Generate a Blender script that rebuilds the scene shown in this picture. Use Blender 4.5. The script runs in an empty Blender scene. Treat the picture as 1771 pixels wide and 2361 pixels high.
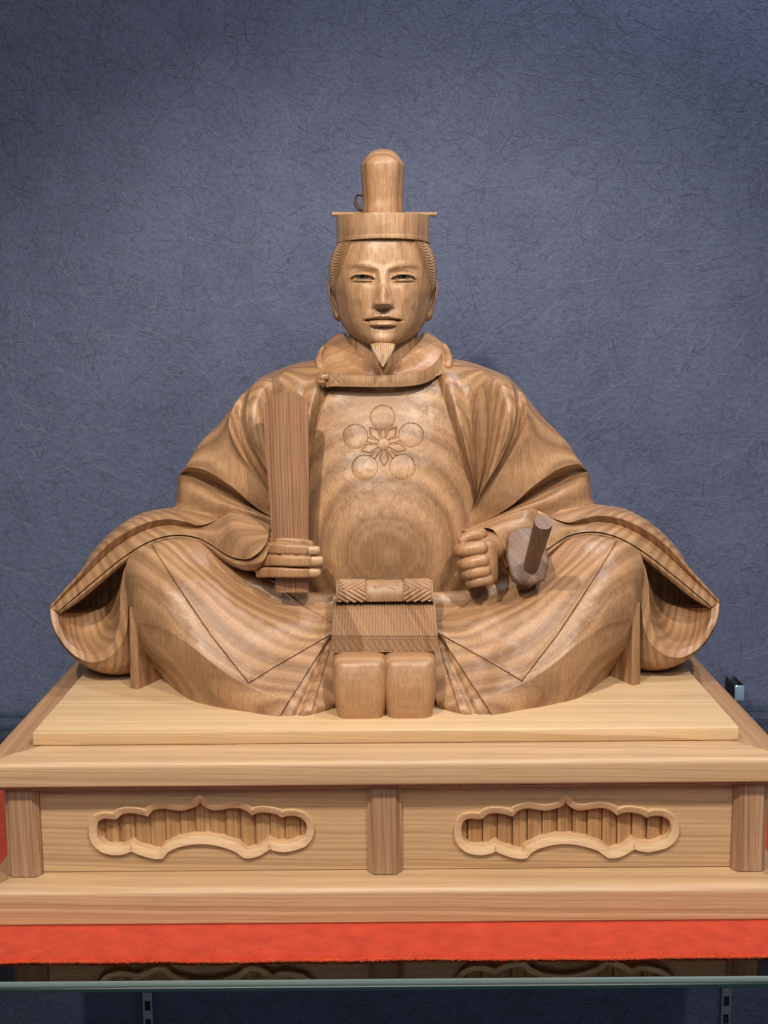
import bpy, bmesh, math, random
import numpy as np
from mathutils import Matrix, Vector
sc = bpy.context.scene
COL = sc.collection
random.seed(7); RNG = np.random.default_rng(7)

# ------------------------------------------------------------------ camera
F = 2800.; TH = math.atan(427.5/F); RO = math.radians(.45)
CAM = np.array([0., -1., .3414])
_f = np.array([0, math.cos(TH), -math.sin(TH)]); _u = np.array([0, math.sin(TH), math.cos(TH)]); _r = np.array([1., 0, 0])
R2 = _r*math.cos(RO) - _u*math.sin(RO); U2 = _u*math.cos(RO) + _r*math.sin(RO)
cam_d = bpy.data.cameras.new('camera'); cam = bpy.data.objects.new('camera', cam_d); COL.objects.link(cam)
cam_d.sensor_fit = 'VERTICAL'; cam_d.sensor_height = 24; cam_d.lens = F/2361*24
cam_d.clip_start = .01; cam_d.clip_end = 50
cam.matrix_world = Matrix(((R2[0], U2[0], -_f[0], CAM[0]), (R2[1], U2[1], -_f[1], CAM[1]), (R2[2], U2[2], -_f[2], CAM[2]), (0, 0, 0, 1)))
cam_d.dof.use_dof = True; cam_d.dof.focus_distance = 1.14; cam_d.dof.aperture_fstop = 9
sc.camera = cam
# ------------------------------------------------------------------ world and light
w = bpy.data.worlds.new('World'); sc.world = w; w.use_nodes = True
bg = w.node_tree.nodes['Background']; bg.inputs[0].default_value = (.80, .86, 1, 1); bg.inputs[1].default_value = .10
sc.view_settings.view_transform = 'Standard'; sc.view_settings.look = 'None'
sc.view_settings.exposure = 0; sc.view_settings.gamma = 1

def spot(name, loc, aim, power, col, size=60, radius=.02, blend=.6):
    d = bpy.data.lights.new(name, 'SPOT'); d.energy = power; d.color = col; d.spot_size = math.radians(size)
    d.spot_blend = blend; d.shadow_soft_size = radius
    o = bpy.data.objects.new(name, d); COL.objects.link(o); o.location = loc
    o.rotation_euler = (Vector(aim)-Vector(loc)).to_track_quat('-Z', 'Y').to_euler(); return o
spot('spot_lamp', (-.42, -.92, 1.22), (-.02, .10, .10), 62, (1, .91, .78), 58, .02)
spot('spot_lamp', (.45, -.88, 1.26), (.02, .10, .10), 54, (1, .92, .80), 58, .02)
spot('spot_lamp', (.60, .0, 1.66), (.34, .55, .40), 46, (.76, .83, 1), 105, .05, 1)
ad = bpy.data.lights.new('front_fill', 'AREA'); ad.shape = 'RECTANGLE'; ad.size = 1.6; ad.size_y = .5; ad.energy = 19; ad.color = (1, .95, .88)  # soft area fill added in front to brighten the upright front faces
ao = bpy.data.objects.new('front_fill', ad); COL.objects.link(ao); ao.location = (0, -1.9, 1.45)
ao.rotation_euler = (Vector((0, .1, .1))-ao.location).to_track_quat('-Z', 'Y').to_euler()

# ------------------------------------------------------------------ unprojection helpers (pixels of the photograph, depth y in metres)
def PT(a):
    a = np.asarray(a, float); px, py, y = a[..., 0], a[..., 1], a[..., 2]
    d = _f + ((px-885.5)/F)[..., None]*R2 - ((py-1180.5)/F)[..., None]*U2
    return CAM + d*((y-CAM[1])/d[..., 1])[..., None]
def P(px, py, y): return PT((px, py, y))
def G(px, py, z=0.):
    d = _f + (px-885.5)/F*R2 - (py-1180.5)/F*U2
    return CAM + d*((z-CAM[2])/d[2])
def gy(px, py, z=0.0): return G(px, py, z)[1]
def PIX(v):
    q = np.asarray(v)-CAM; z = q@_f
    return 885.5 + F*(q@R2)/z, 1180.5 - F*(q@U2)/z

def hermite(pts, n):
    """n points along a smooth curve; a repeated point is a corner"""
    pts = np.asarray(pts, float)
    seg = [[0]]
    for i in range(1, len(pts)):
        if np.allclose(pts[i], pts[i-1]): seg.append([i])
        else: seg[-1].append(i)
    seg = [s for s in seg if len(s) > 1]
    wt = np.array([1, 1, 2300., 2300.])[:pts.shape[1]]
    L = [np.concatenate([[0], np.cumsum(np.linalg.norm(np.diff(pts[s]*wt, axis=0), axis=1))]) for s in seg]
    tot = sum(l[-1] for l in L); t = np.linspace(0, tot, n); out = np.zeros((n, pts.shape[1])); off = 0
    for s, l in zip(seg, L):
        m = (t >= off-1e-9) & (t <= off+l[-1]+1e-6); u = np.clip(t[m]-off, 0, l[-1]); p = pts[s]; k = len(s)
        if k == 2: out[m] = p[0]+(p[1]-p[0])*(u/l[-1])[:, None]
        else:
            dl = np.diff(l)[:, None]; sl = np.diff(p, axis=0)/dl
            tg = np.zeros_like(p); tg[1:-1] = (sl[:-1]*dl[1:]+sl[1:]*dl[:-1])/(dl[1:]+dl[:-1])
            tg[0] = 1.5*sl[0]-.5*tg[1]; tg[-1] = 1.5*sl[-1]-.5*tg[-2]
            i = np.clip(np.searchsorted(l, u, side='right')-1, 0, k-2); h = (l[i+1]-l[i])[:, None]; x = ((u-l[i])/(l[i+1]-l[i]))[:, None]
            out[m] = (2*x**3-3*x**2+1)*p[i]+(x**3-2*x**2+x)*h*tg[i]+(-2*x**3+3*x**2)*p[i+1]+(x**3-x**2)*h*tg[i+1]
        off += l[-1]
    return out

def loft(curves, nu, nv):
    """curves of (px,py,depth); ('s', pts) marks a crease across the loft. nv samples per span -> (rows, nu, 3)"""
    sharp = [isinstance(c, tuple) for c in curves]
    A = [hermite(c[1] if s else c, nu) for c, s in zip(curves, sharp)]
    groups = []; g = [0]
    for i in range(1, len(A)):
        g.append(i)
        if sharp[i] and i < len(A)-1: groups.append(g); g = [i]
    groups.append(g); rows = []
    nvs = nv if isinstance(nv, (list, tuple)) else [nv]*(len(A)-1)
    for gi, g in enumerate(groups):
        n = sum(nvs[j] for j in g[:-1])
        S = np.stack([A[i] for i in g])           # k,nu,3
        k = len(g); t = np.concatenate([np.linspace(j, j+1, nvs[g[j]]+1)[:-1] for j in range(k-1)]+[[k-1]])
        if k == 2: R = S[0]+(S[1]-S[0])*t[:, None, None]
        else:
            tg = np.zeros_like(S); tg[1:-1] = (S[2:]-S[:-2])/2; tg[0] = S[1]-S[0]; tg[-1] = S[-1]-S[-2]
            i = np.clip(t.astype(int), 0, k-2); x = (t-i)[:, None, None]
            R = (2*x**3-3*x**2+1)*S[i]+(x**3-2*x**2+x)*tg[i]+(-2*x**3+3*x**2)*S[i+1]+(x**3-x**2)*tg[i+1]
        rows.append(R if gi == 0 else R[1:])
    return np.concatenate(rows)

def smooth01(x): x = np.clip(x, 0, 1); return x*x*(3-2*x)
def gauss(x, s): return np.exp(-(x/s)**2)
def dist_poly(px, py, pts, closed=False):
    """distance from pixels to a polyline"""
    d = np.full(np.shape(px), 1e9); pts = list(pts)+([pts[0]] if closed else [])
    for (ax, ay), (bx, by) in zip(pts[:-1], pts[1:]):
        vx, vy = bx-ax, by-ay; t = np.clip(((px-ax)*vx+(py-ay)*vy)/(vx*vx+vy*vy), 0, 1)
        d = np.minimum(d, np.hypot(px-ax-t*vx, py-ay-t*vy))
    return d
def inside(px, py, pts):
    c = np.zeros(np.shape(px), bool); n = len(pts)
    for i in range(n):
        (ax, ay), (bx, by) = pts[i], pts[(i+1) % n]
        if ay == by: continue
        c ^= ((ay > py) != (by > py)) & (px < (bx-ax)*(py-ay)/(by-ay)+ax)
    return c
def sdist(px, py, pts): d = dist_poly(px, py, pts, True); return np.where(inside(px, py, pts), d, -d)
def groove(px, py, pts, w, closed=False): return np.clip(1-dist_poly(px, py, pts, closed)/w, 0, 1)

# ------------------------------------------------------------------ mesh helpers
def mesh(name, V, faces, mat, parent=None, ang=35, smooth=True):
    me = bpy.data.meshes.new(name); V = np.asarray(V, float)
    me.from_pydata(V.tolist(), [], faces); me.update()
    bm = bmesh.new(); bm.from_mesh(me); bmesh.ops.recalc_face_normals(bm, faces=bm.faces); bm.to_mesh(me); bm.free()
    return link(name, me, mat, parent, ang, smooth)
def link(name, me, mat, parent=None, ang=35, smooth=True):
    if smooth:
        me.polygons.foreach_set('use_smooth', [True]*len(me.polygons))
        if ang: me.set_sharp_from_angle(angle=math.radians(ang))
    me.materials.append(mat); o = bpy.data.objects.new(name, me); COL.objects.link(o)
    if parent:
        o.parent = parent; q = parent; off = Vector((0, 0, 0))
        while q: off += q.location; q = q.parent
        o.location = -off
    return o
class MB:
    """collects grids, boxes and tubes into one mesh"""
    def __init__(s): s.V = []; s.Fc = []; s.n = 0
    def add(s, V, Fc):
        V = np.asarray(V, float).reshape(-1, 3); s.V.append(V); s.Fc += [tuple(int(i)+s.n for i in f) for f in Fc]; s.n += len(V)
    def grid(s, A, closed_u=False, skirt=0., mirror=False, capv=False):
        A = np.array(A, float)
        if mirror: A[..., 0] *= -1
        r, c = A.shape[:2]; V = A.reshape(-1, 3); Fc = []
        cc = c if closed_u else c-1
        i = np.arange(r-1)[:, None]*c; j = np.arange(cc)[None]; jn = (j+1) % c
        q = np.stack([i+j, i+jn, i+c+jn, i+c+j], -1).reshape(-1, 4); Fc = q.tolist()
        if skirt:
            b = list(range(c))+[k*c+c-1 for k in range(1, r)]+[(r-1)*c+k for k in range(c-2, -1, -1)]+[k*c for k in range(r-2, 0, -1)]
            m = len(b); base = len(V); V = np.concatenate([V, V[b]+np.array([0, skirt, 0])])
            Fc += [(b[k], b[(k+1) % m], base+(k+1) % m, base+k) for k in range(m)]
        if capv: Fc += [tuple(range(c)), tuple((r-1)*c+k for k in range(c))[::-1]]
        s.add(V, Fc); return s
    def loft(s, curves, nu, nv, skirt=.03, mirror=False, disp=None):
        A = loft(curves, nu, nv)
        if disp is not None: A[..., 2] -= disp(A[..., 0], A[..., 1])
        return s.grid(PT(A), skirt=skirt, mirror=mirror)
    def box(s, lo, hi):
        (x0, y0, z0), (x1, y1, z1) = lo, hi
        s.add([(x0,y0,z0),(x1,y0,z0),(x1,y1,z0),(x0,y1,z0),(x0,y0,z1),(x1,y0,z1),(x1,y1,z1),(x0,y1,z1)],
              [(0,3,2,1),(4,5,6,7),(0,1,5,4),(1,2,6,5),(2,3,7,6),(3,0,4,7)]); return s
    def tube(s, pts, rad, n=14, flat=1., up=(0, 0, 1), cap=True, e=1.):
        sq = lambda v: np.sign(v)*np.abs(v)**e
        pts = np.asarray(pts, float); rad = np.broadcast_to(np.asarray(rad, float), (len(pts),)); R = []
        tg = np.gradient(pts, axis=0); up = np.array(up, float)
        for p, t, r in zip(pts, tg, rad):
            t = t/np.linalg.norm(t); a = np.cross(t, up); a /= np.linalg.norm(a); b = np.cross(a, t)
            th = np.linspace(0, 2*math.pi, n, endpoint=False)
            R.append(p + r*(sq(np.cos(th))[:, None]*a*flat + sq(np.sin(th))[:, None]*b))
        return s.grid(np.array(R), closed_u=True, capv=cap)
    def build(s, name, mat, parent=None, ang=35, smooth=True):
        return mesh(name, np.concatenate(s.V), s.Fc, mat, parent, ang, smooth)
def bevel_obj(o, wdt, seg=2):
    bm = bmesh.new(); bm.from_mesh(o.data); bmesh.ops.bevel(bm, geom=[e for e in bm.edges if e.calc_face_angle(0) > .5], offset=wdt, segments=seg, affect='EDGES', profile=.5)
    bm.to_mesh(o.data); bm.free(); o.data.polygons.foreach_set('use_smooth', [True]*len(o.data.polygons)); o.data.set_sharp_from_angle(angle=math.radians(50)); return o
def fuse(o, voxel, smooth=4, fac=.5):
    """melts the overlapping pieces of a mesh into one continuous carved surface"""
    m = o.modifiers.new('r', 'REMESH'); m.mode = 'VOXEL'; m.voxel_size = voxel
    m2 = o.modifiers.new('s', 'SMOOTH'); m2.iterations = smooth; m2.factor = fac
    dg = bpy.context.evaluated_depsgraph_get(); dg.update(); me = bpy.data.meshes.new_from_object(o.evaluated_get(dg))
    o.modifiers.clear(); old = o.data; nm = old.name; o.data = me; bpy.data.meshes.remove(old); me.name = nm
    me.polygons.foreach_set('use_smooth', [True]*len(me.polygons)); return o
def tag(o, label=None, cat=None, group=None, kind=None):
    if label: o['label'] = label
    if cat: o['category'] = cat
    if group: o['group'] = group
    if kind: o['kind'] = kind
    return o
def empty(name, loc, label, cat, group=None):
    o = bpy.data.objects.new(name, None); COL.objects.link(o); o.location = loc; o.empty_display_size = .02
    return tag(o, label, cat, group)

# ------------------------------------------------------------------ materials
class N:
    def __init__(s, name):
        s.m = bpy.data.materials.new(name); s.m.use_nodes = True; s.t = s.m.node_tree; s.b = s.t.nodes['Principled BSDF']
    def n(s, typ, props=None, **inp):
        x = s.t.nodes.new(typ)
        for k, v in (props or {}).items(): setattr(x, k, v)
        for k, v in inp.items():
            k = int(k[1:]) if k[0] == '_' and k[1:].isdigit() else k.replace('_', ' ')
            if hasattr(v, 'is_output'): s.t.links.new(v, x.inputs[k])
            else: x.inputs[k].default_value = v
        return x
    def math(s, op, a, b=0., c=0.):
        return s.n('ShaderNodeMath', {'operation': op}, _0=a, _1=b, _2=c).outputs[0]
    def ramp(s, fac, stops, interp='LINEAR'):
        x = s.n('ShaderNodeValToRGB', None, _0=fac); r = x.color_ramp; r.interpolation = interp
        while len(r.elements) < len(stops): r.elements.new(.5)
        for e, (p, c) in zip(r.elements, stops): e.position = p; e.color = (*c, 1) if len(c) == 3 else c
        return x.outputs[0]
    def mix(s, fac, a, b, typ='MIX'):
        x = s.n('ShaderNodeMix', {'data_type': 'RGBA', 'blend_type': typ})
        for k, v in ((0, fac), (6, a), (7, b)):
            if hasattr(v, 'is_output'): s.t.links.new(v, x.inputs[k])
            else: x.inputs[k].default_value = v if k == 0 else (*v, 1)[:4]
        return x.outputs[2]
    def set(s, **kw):
        for k, v in kw.items():
            i = s.b.inputs[k.replace('_', ' ')]
            if hasattr(v, 'is_output'): s.t.links.new(v, i)
            else: i.default_value = v
        return s.m
def mul(c, k): return tuple(x*k for x in c)

def wood(name, light, dark, axis=(0., .39), sx=1.9, freq=82., warp=.010, fib=(900, 900, 14), fibamt=.35, rough=.42, chisel=.0, chsize=70, plane=None, spec=.5, facet=.13, bands=0, contrast=(.39, .63), streak=(.55,.42,.30)):
    m = N(name); co = m.n('ShaderNodeTexCoord').outputs['Object']
    wn = m.n('ShaderNodeTexNoise', None, Vector=co, Scale=5., Detail=2.).outputs[0]
    sp = m.n('ShaderNodeSeparateXYZ', None, Vector=co); x, y, z = sp.outputs
    if plane:   # straight grain: layers along a tilted plane
        rr = m.math('ADD', m.math('ADD', m.math('MULTIPLY', x, plane[0]), m.math('MULTIPLY', y, plane[1])), m.math('MULTIPLY', z, plane[2]))
    else:       # growth rings about an upright axis behind the figure
        dx = m.math('MULTIPLY', x, m.math('ADD', m.math('MULTIPLY', m.math('ABSOLUTE', m.math('ADD', x, .0)), sx), .45)); dy = m.math('SUBTRACT', y, axis[1])
        rr = m.math('SQRT', m.math('ADD', m.math('MULTIPLY', dx, dx), m.math('MULTIPLY', dy, dy)))
    rr = m.math('ADD', rr, m.math('MULTIPLY', m.math('SUBTRACT', wn, .5), warp))
    n1 = m.n('ShaderNodeTexNoise', {'noise_dimensions': '1D'}, W=m.math('MULTIPLY', rr, freq), Scale=1., Detail=5., Roughness=.7).outputs[0]
    n2 = m.n('ShaderNodeTexNoise', {'noise_dimensions': '1D'}, W=m.math('MULTIPLY', rr, freq*.3), Scale=1., Detail=1.).outputs[0]
    n3 = m.n('ShaderNodeTexNoise', {'noise_dimensions': '1D'}, W=m.math('MULTIPLY', rr, freq*4.2), Scale=1., Detail=2.).outputs[0]
    ring = m.math('ADD', m.math('ADD', m.math('MULTIPLY', n1, .48), m.math('MULTIPLY', n2, .28)), m.math('MULTIPLY', n3, .24))
    if bands:   # seasonal bands of the log, with the drift and the unequal widths of real growth rings
        ph = m.math('ADD', m.math('MULTIPLY', m.math('SUBTRACT', rr, .2755), 6.2832/bands), m.math('MULTIPLY', m.math('SUBTRACT', n2, .5), 9.))
        ring = m.math('ADD', m.math('MULTIPLY', ring, .82), m.math('MULTIPLY', m.math('SUBTRACT', .5, m.math('MULTIPLY', m.math('COSINE', ph), .40)), .18))
    mid = tuple((a+b)/2*1.04 for a, b in zip(light, dark))
    c = m.ramp(ring, [(contrast[0], dark), ((contrast[0]+contrast[1])/2, mid), (contrast[1], light)])
    mp = m.n('ShaderNodeMapping', None, Vector=co, Scale=fib).outputs[0]
    fb = m.n('ShaderNodeTexNoise', None, Vector=mp, Scale=1., Detail=2., Roughness=.6).outputs[0]
    c = m.mix(m.math('MULTIPLY', m.ramp(fb, [(.38, (1,)*3), (.58, (0,)*3)]), fibamt), c, m.mix(1., c, streak, 'MULTIPLY'))
    bl = m.n('ShaderNodeTexNoise', None, Vector=co, Scale=22., Detail=3.).outputs[0]
    c = m.mix(m.ramp(bl, [(.4, (0,)*3), (.75, (.30,)*3)]), c, m.mix(1., c, (1.18, 1.02, .92), 'MULTIPLY'))
    h = m.math('MULTIPLY', fb, .00010)
    if chisel:
        vr = m.n('ShaderNodeTexVoronoi', {'feature': 'SMOOTH_F1'}, Vector=co, Scale=chsize, Smoothness=.25, Randomness=1.).outputs['Distance']
        nz = m.n('ShaderNodeTexNoise', None, Vector=co, Scale=chsize*.7, Detail=1.).outputs[0]
        h = m.math('ADD', h, m.math('ADD', m.math('MULTIPLY', vr, chisel/chsize*60), m.math('MULTIPLY', nz, chisel*.5)))
    bpn = m.n('ShaderNodeBump', None, Height=h, Strength=1., Distance=1.)
    if chisel:  # flat knife facets: every cell of the cut surface leans its own way
        wv = m.n('ShaderNodeTexNoise', None, Vector=co, Scale=60., Detail=1.).outputs[1]
        cw = m.n('ShaderNodeVectorMath', {'operation': 'MULTIPLY_ADD'}, _0=wv, _1=(.006,)*3, _2=co).outputs[0]
        fc = m.n('ShaderNodeTexVoronoi', None, Vector=cw, Scale=chsize, Randomness=1.).outputs['Color']
        tl = m.n('ShaderNodeVectorMath', {'operation': 'MULTIPLY_ADD'}, _0=fc, _1=(facet,)*3, _2=(-facet/2,)*3).outputs[0]
        nn_ = m.n('ShaderNodeVectorMath', {'operation': 'ADD'}, _0=bpn.outputs[0], _1=tl).outputs[0]
        bp = m.n('ShaderNodeVectorMath', {'operation': 'NORMALIZE'}, _0=nn_).outputs[0]
    else: bp = bpn.outputs[0]
    rg = m.math('ADD', m.math('MULTIPLY', bl, .25), rough-.12)
    return m.set(Base_Color=c, Roughness=rg, Normal=bp, **{'Specular_IOR_Level': spec})

WL, WD = (.50, .298, .156), (.205, .106, .052)
M_robe = wood('carved_robe_wood', WL, WD, warp=.010, chisel=.0006, chsize=110, rough=.40, spec=.45, facet=.11, bands=.0098, contrast=(.32, .67), fib=(1100, 1100, 26), fibamt=.5)
M_head = wood('carved_head_wood', (.51, .315, .175), (.30, .162, .080), freq=60, fib=(700, 700, 20), fibamt=.5, chisel=.0002, chsize=150, facet=.10, rough=.40)
M_hand = wood('carved_hand_wood', (.48, .275, .14), (.27, .138, .066), freq=70, chisel=.0002, chsize=140, facet=.10, rough=.42)
M_baton = wood('baton_wood', (.43, .235, .13), (.22, .108, .055), plane=(1, .25, .02), freq=120, warp=.006, fib=(1300, 1300, 18), fibamt=.6, rough=.5)
M_lap = wood('lap_wood', WL, WD, rough=.62, spec=.2)
M_sword = wood('sword_wood', (.25, .148, .098), (.13, .070, .044), plane=(1, .4, .6), freq=80, rough=.5, chisel=.0004, chsize=90, facet=.16)
M_sash = wood('sash_wood', (.44, .262, .145), (.27, .150, .078), plane=(1, .3, .1), freq=60, rough=.45)
M_board = wood('pale_board_wood', (.68, .49, .285), (.50, .33, .175), plane=(.02, 1, .6), freq=190, warp=.010, fib=(16, 700, 700), fibamt=.25, rough=.45, streak=(.75, .66, .5))
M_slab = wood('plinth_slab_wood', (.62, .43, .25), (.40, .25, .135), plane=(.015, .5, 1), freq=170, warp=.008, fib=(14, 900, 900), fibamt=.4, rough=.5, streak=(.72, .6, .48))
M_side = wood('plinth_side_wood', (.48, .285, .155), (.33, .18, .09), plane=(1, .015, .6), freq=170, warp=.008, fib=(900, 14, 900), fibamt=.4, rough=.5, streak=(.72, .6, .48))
M_panel = wood('plinth_panel_wood', (.62, .42, .235), (.38, .225, .115), plane=(.02, .2, 1), freq=75, warp=.010, fib=(14, 900, 900), fibamt=.3, rough=.55, streak=(.72, .6, .48))
M_post = wood('plinth_post_wood', (.48, .30, .18), (.30, .172, .095), plane=(1, .4, .03), freq=170, warp=.005, fib=(1000, 1000, 14), fibamt=.5, rough=.5)
M_frame = wood('cloud_frame_wood', (.66, .46, .27), (.52, .34, .185), plane=(.02, .2, 1), freq=60, fib=(14, 600, 600), fibamt=.2, rough=.5)
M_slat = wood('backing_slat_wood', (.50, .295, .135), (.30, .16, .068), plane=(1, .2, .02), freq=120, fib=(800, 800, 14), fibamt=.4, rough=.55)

def simple(name, col, rough=.5, metal=0., **kw): return N(name).set(Base_Color=(*col, 1), Roughness=rough, Metallic=metal, **kw)
M_dark = simple('dark_gap', (.03, .015, .008), .9)
M_steel = simple('brushed_steel', (.42, .44, .48), .35, 1.)
M_chrome_refl = simple('chrome', (.30, .42, .60), .25, .4)  # blue reflection on the clip's front face put into the base colour
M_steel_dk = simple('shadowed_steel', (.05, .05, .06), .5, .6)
M_nail = simple('nail_wood', (.50, .31, .165), .35)
M_iris = simple('grey_glass_iris', (.11, .10, .085), .2)
M_white = simple('eye_white', (.40, .25, .14), .4)
M_pupil = simple('pupil', (.012, .010, .010), .1)

m = N('shelf_glass')
tr = m.n('ShaderNodeBsdfTransparent', None, Color=(.88, .96, .94, 1)); gs = m.n('ShaderNodeBsdfGlossy', None, Roughness=.015)
mx_ = m.n('ShaderNodeMixShader'); fr_ = m.n('ShaderNodeFresnel', None, IOR=1.52)
m.t.links.new(fr_.outputs[0], mx_.inputs[0]); m.t.links.new(tr.outputs[0], mx_.inputs[1]); m.t.links.new(gs.outputs[0], mx_.inputs[2])
m.t.links.new(mx_.outputs[0], m.t.nodes['Material Output'].inputs[0]); M_glass = m.m
M_edge = simple('ground_glass_edge', (.15, .20, .195), .22, 0., Coat_Weight=.8)
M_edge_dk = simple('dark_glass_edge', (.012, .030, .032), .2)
m = N('red_felt'); co = m.n('ShaderNodeTexCoord').outputs['Object']
n1 = m.n('ShaderNodeTexNoise', None, Vector=co, Scale=900., Detail=3.).outputs[0]; n2 = m.n('ShaderNodeTexNoise', None, Vector=co, Scale=60., Detail=4.).outputs[0]
c = m.ramp(m.math('ADD', m.math('MULTIPLY', n1, .5), m.math('MULTIPLY', n2, .5)), [(.35, (.37, .020, .009)), (.65, (.56, .046, .019))])
M_felt = m.set(Base_Color=c, Roughness=.95, Sheen_Weight=.5, Sheen_Tint=(1, .5, .3, 1), Normal=m.n('ShaderNodeBump', None, Height=m.math('ADD', n1, n2), Strength=.6, Distance=.0012).outputs[0], **{'Specular_IOR_Level': .1})
M_fuzz_lit = simple('lit_felt_fuzz', (.78, .21, .06), .9)  # light catching the cut felt edge, put into a lighter orange colour
m = N('blue_paper_wall'); co = m.n('ShaderNodeTexCoord').outputs['Object']
n1 = m.n('ShaderNodeTexNoise', None, Vector=co, Scale=9., Detail=5., Roughness=.6).outputs[0]
n2 = m.n('ShaderNodeTexNoise', None, Vector=co, Scale=140., Detail=4., Roughness=.7).outputs[0]
n3 = m.n('ShaderNodeTexNoise', None, Vector=co, Scale=420., Detail=2., Roughness=.7).outputs[0]
c = m.ramp(m.math('ADD', m.math('MULTIPLY', n1, .45), m.math('MULTIPLY', n2, .55)), [(.36, (.058, .071, .126)), (.62, (.098, .115, .192))])
c = m.mix(m.ramp(n3, [(.30, (.8,)*3), (.42, (0,)*3)]), c, (.03, .038, .07))
M_wall = m.set(Base_Color=c, Roughness=.62, Normal=m.n('ShaderNodeBump', None, Height=m.math('ADD', n2, m.math('MULTIPLY', n3, .4)), Strength=.8, Distance=.0016).outputs[0], **{'Specular_IOR_Level': .45})
M_fib_l = simple('pale_paper_fibre', (.125, .145, .222), .42)
M_fib_d = simple('dark_paper_fibre', (.018, .024, .046), .7)

# ------------------------------------------------------------------ setting: wall and shelf
YW = .55
wl = MB().grid(np.array([[(x, YW, z) for x in np.linspace(-1.4, 1.4, 8)] for z in np.linspace(1.5, -1.0, 8)]))
wall = tag(wl.build('wall', M_wall), kind='structure')
def fibres(name, n, mat, lmin, lmax, rad, curl, flat):
    K = 9 if flat else 6; V = []; Fc = []
    x = RNG.uniform(-.62, .62, n); z = RNG.uniform(-.75, .86, n); a = RNG.normal(.25, .75, n) if flat else RNG.uniform(0, 2*math.pi, n); k = RNG.normal(0, curl, n)
    L = lmin*(lmax/lmin)**(RNG.uniform(0, 1, n)**1.6); ds = L/(K-1); pts = np.zeros((n, K, 2)); dirs = np.zeros((n, K)); p = np.stack([x, z], -1)
    for i in range(K):
        pts[:, i] = p; dirs[:, i] = a; p = p+ds[:, None]*np.stack([np.cos(a), np.sin(a)], -1); k = k+RNG.normal(0, curl, n); a = a+k*ds
    nrm = np.stack([-np.sin(dirs), np.cos(dirs)], -1); r = (rad*RNG.uniform(.5, 1.3, n))[:, None, None]*np.linspace(1, .45, K)[None, :, None]
    h = r[..., 0]*RNG.uniform(.9, 1.7, n)[:, None] if flat else r[..., 0]*RNG.uniform(.3, .6, n)[:, None]
    l = pts+nrm*r; q = pts-nrm*r
    W = np.zeros((n, K, 3, 3)); W[:, :, 0, 0] = l[..., 0]; W[:, :, 0, 2] = l[..., 1]; W[:, :, 2, 0] = q[..., 0]; W[:, :, 2, 2] = q[..., 1]
    W[:, :, 1, 0] = pts[..., 0]; W[:, :, 1, 2] = pts[..., 1]; W[:, :, 0, 1] = YW+.0002; W[:, :, 2, 1] = YW+.0002; W[:, :, 1, 1] = YW-h
    base = (np.arange(n)*K*3)[:, None, None]+(np.arange(K-1)*3)[None, :, None]+np.array([0, 1])[None, None, :]
    q = np.stack([base, base+1, base+4, base+3], -1).reshape(-1, 4)
    me = bpy.data.meshes.new(name); me.from_pydata(W.reshape(-1, 3).tolist(), [], q.tolist()); me.update()
    o = link(name, me, mat, wall, 0); tag(o, kind='stuff')
fibres('paper_fibre', 9000, M_fib_l, .012, .16, .00040, 6, True)
fibres('paper_fibre', 30000, M_fib_d, .004, .08, .00046, 13, False)

ZF = -.1515                                     # top of the shelf felt
gl = MB().box((-.80, -.1316, ZF-.0115), (.80, YW-.012, ZF-.0025)); glass = gl.build('glass_shelf', M_glass, None, 0, False)
ge = np.array([[(x, -.1318-d, ZF+z) for x in (-.8, 0, .8)] for z, d in ((-.0026, 0), (-.0030, .0010), (-.0045, .0016), (-.0062, .0016), (-.0072, .0011), (-.0076, .0))])
MB().grid(ge).build('ground_edge', M_edge, glass)
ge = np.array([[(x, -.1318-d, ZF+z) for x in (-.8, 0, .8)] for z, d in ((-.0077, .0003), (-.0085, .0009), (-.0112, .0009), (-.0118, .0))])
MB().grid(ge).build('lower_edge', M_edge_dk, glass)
tag(glass, 'clear glass shelf with a bright polished front edge under the red felt', 'shelf')
# felt: a sheet with a fuzzy cut front edge
nx, ny = 700, 60
xs = np.linspace(-.42, .42, nx); prof = [(.34, 0), (.20, 0), (.05, 0), (-.06, 0), (-.098, 0), (-.1035, -.0002), (-.1052, -.0008), (-.1058, -.0016), (-.1052, -.0024)]
fz = np.array([[(x, y, ZF+z) for x in xs] for y, z in prof]); jit = RNG.normal(0, .00055, nx); jit = jit+.4*np.roll(jit, 1)+.0007*np.sin(xs*23+1)+.0005*np.sin(xs*61)
fz[5:, :, 1] += jit; fz[6:, :, 2] += RNG.normal(0, .0003, (3, nx))
fe = MB().grid(fz); fo = fe.build('felt_cloth', M_felt, None, 0); tag(fo, 'bright red felt cloth with a fuzzy cut edge lying under the wooden plinth', 'cloth')
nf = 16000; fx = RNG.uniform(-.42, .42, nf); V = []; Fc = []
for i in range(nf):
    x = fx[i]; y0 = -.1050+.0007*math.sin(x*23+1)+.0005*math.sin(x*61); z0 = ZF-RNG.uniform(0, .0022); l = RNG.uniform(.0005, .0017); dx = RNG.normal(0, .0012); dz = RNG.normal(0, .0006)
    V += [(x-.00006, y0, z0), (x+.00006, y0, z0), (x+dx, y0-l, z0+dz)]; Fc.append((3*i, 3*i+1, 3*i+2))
me = bpy.data.meshes.new('felt_fuzz'); me.from_pydata(V, [], Fc); tag(link('felt_fuzz', me, M_fuzz_lit, fo, 0), kind='stuff')

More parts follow.
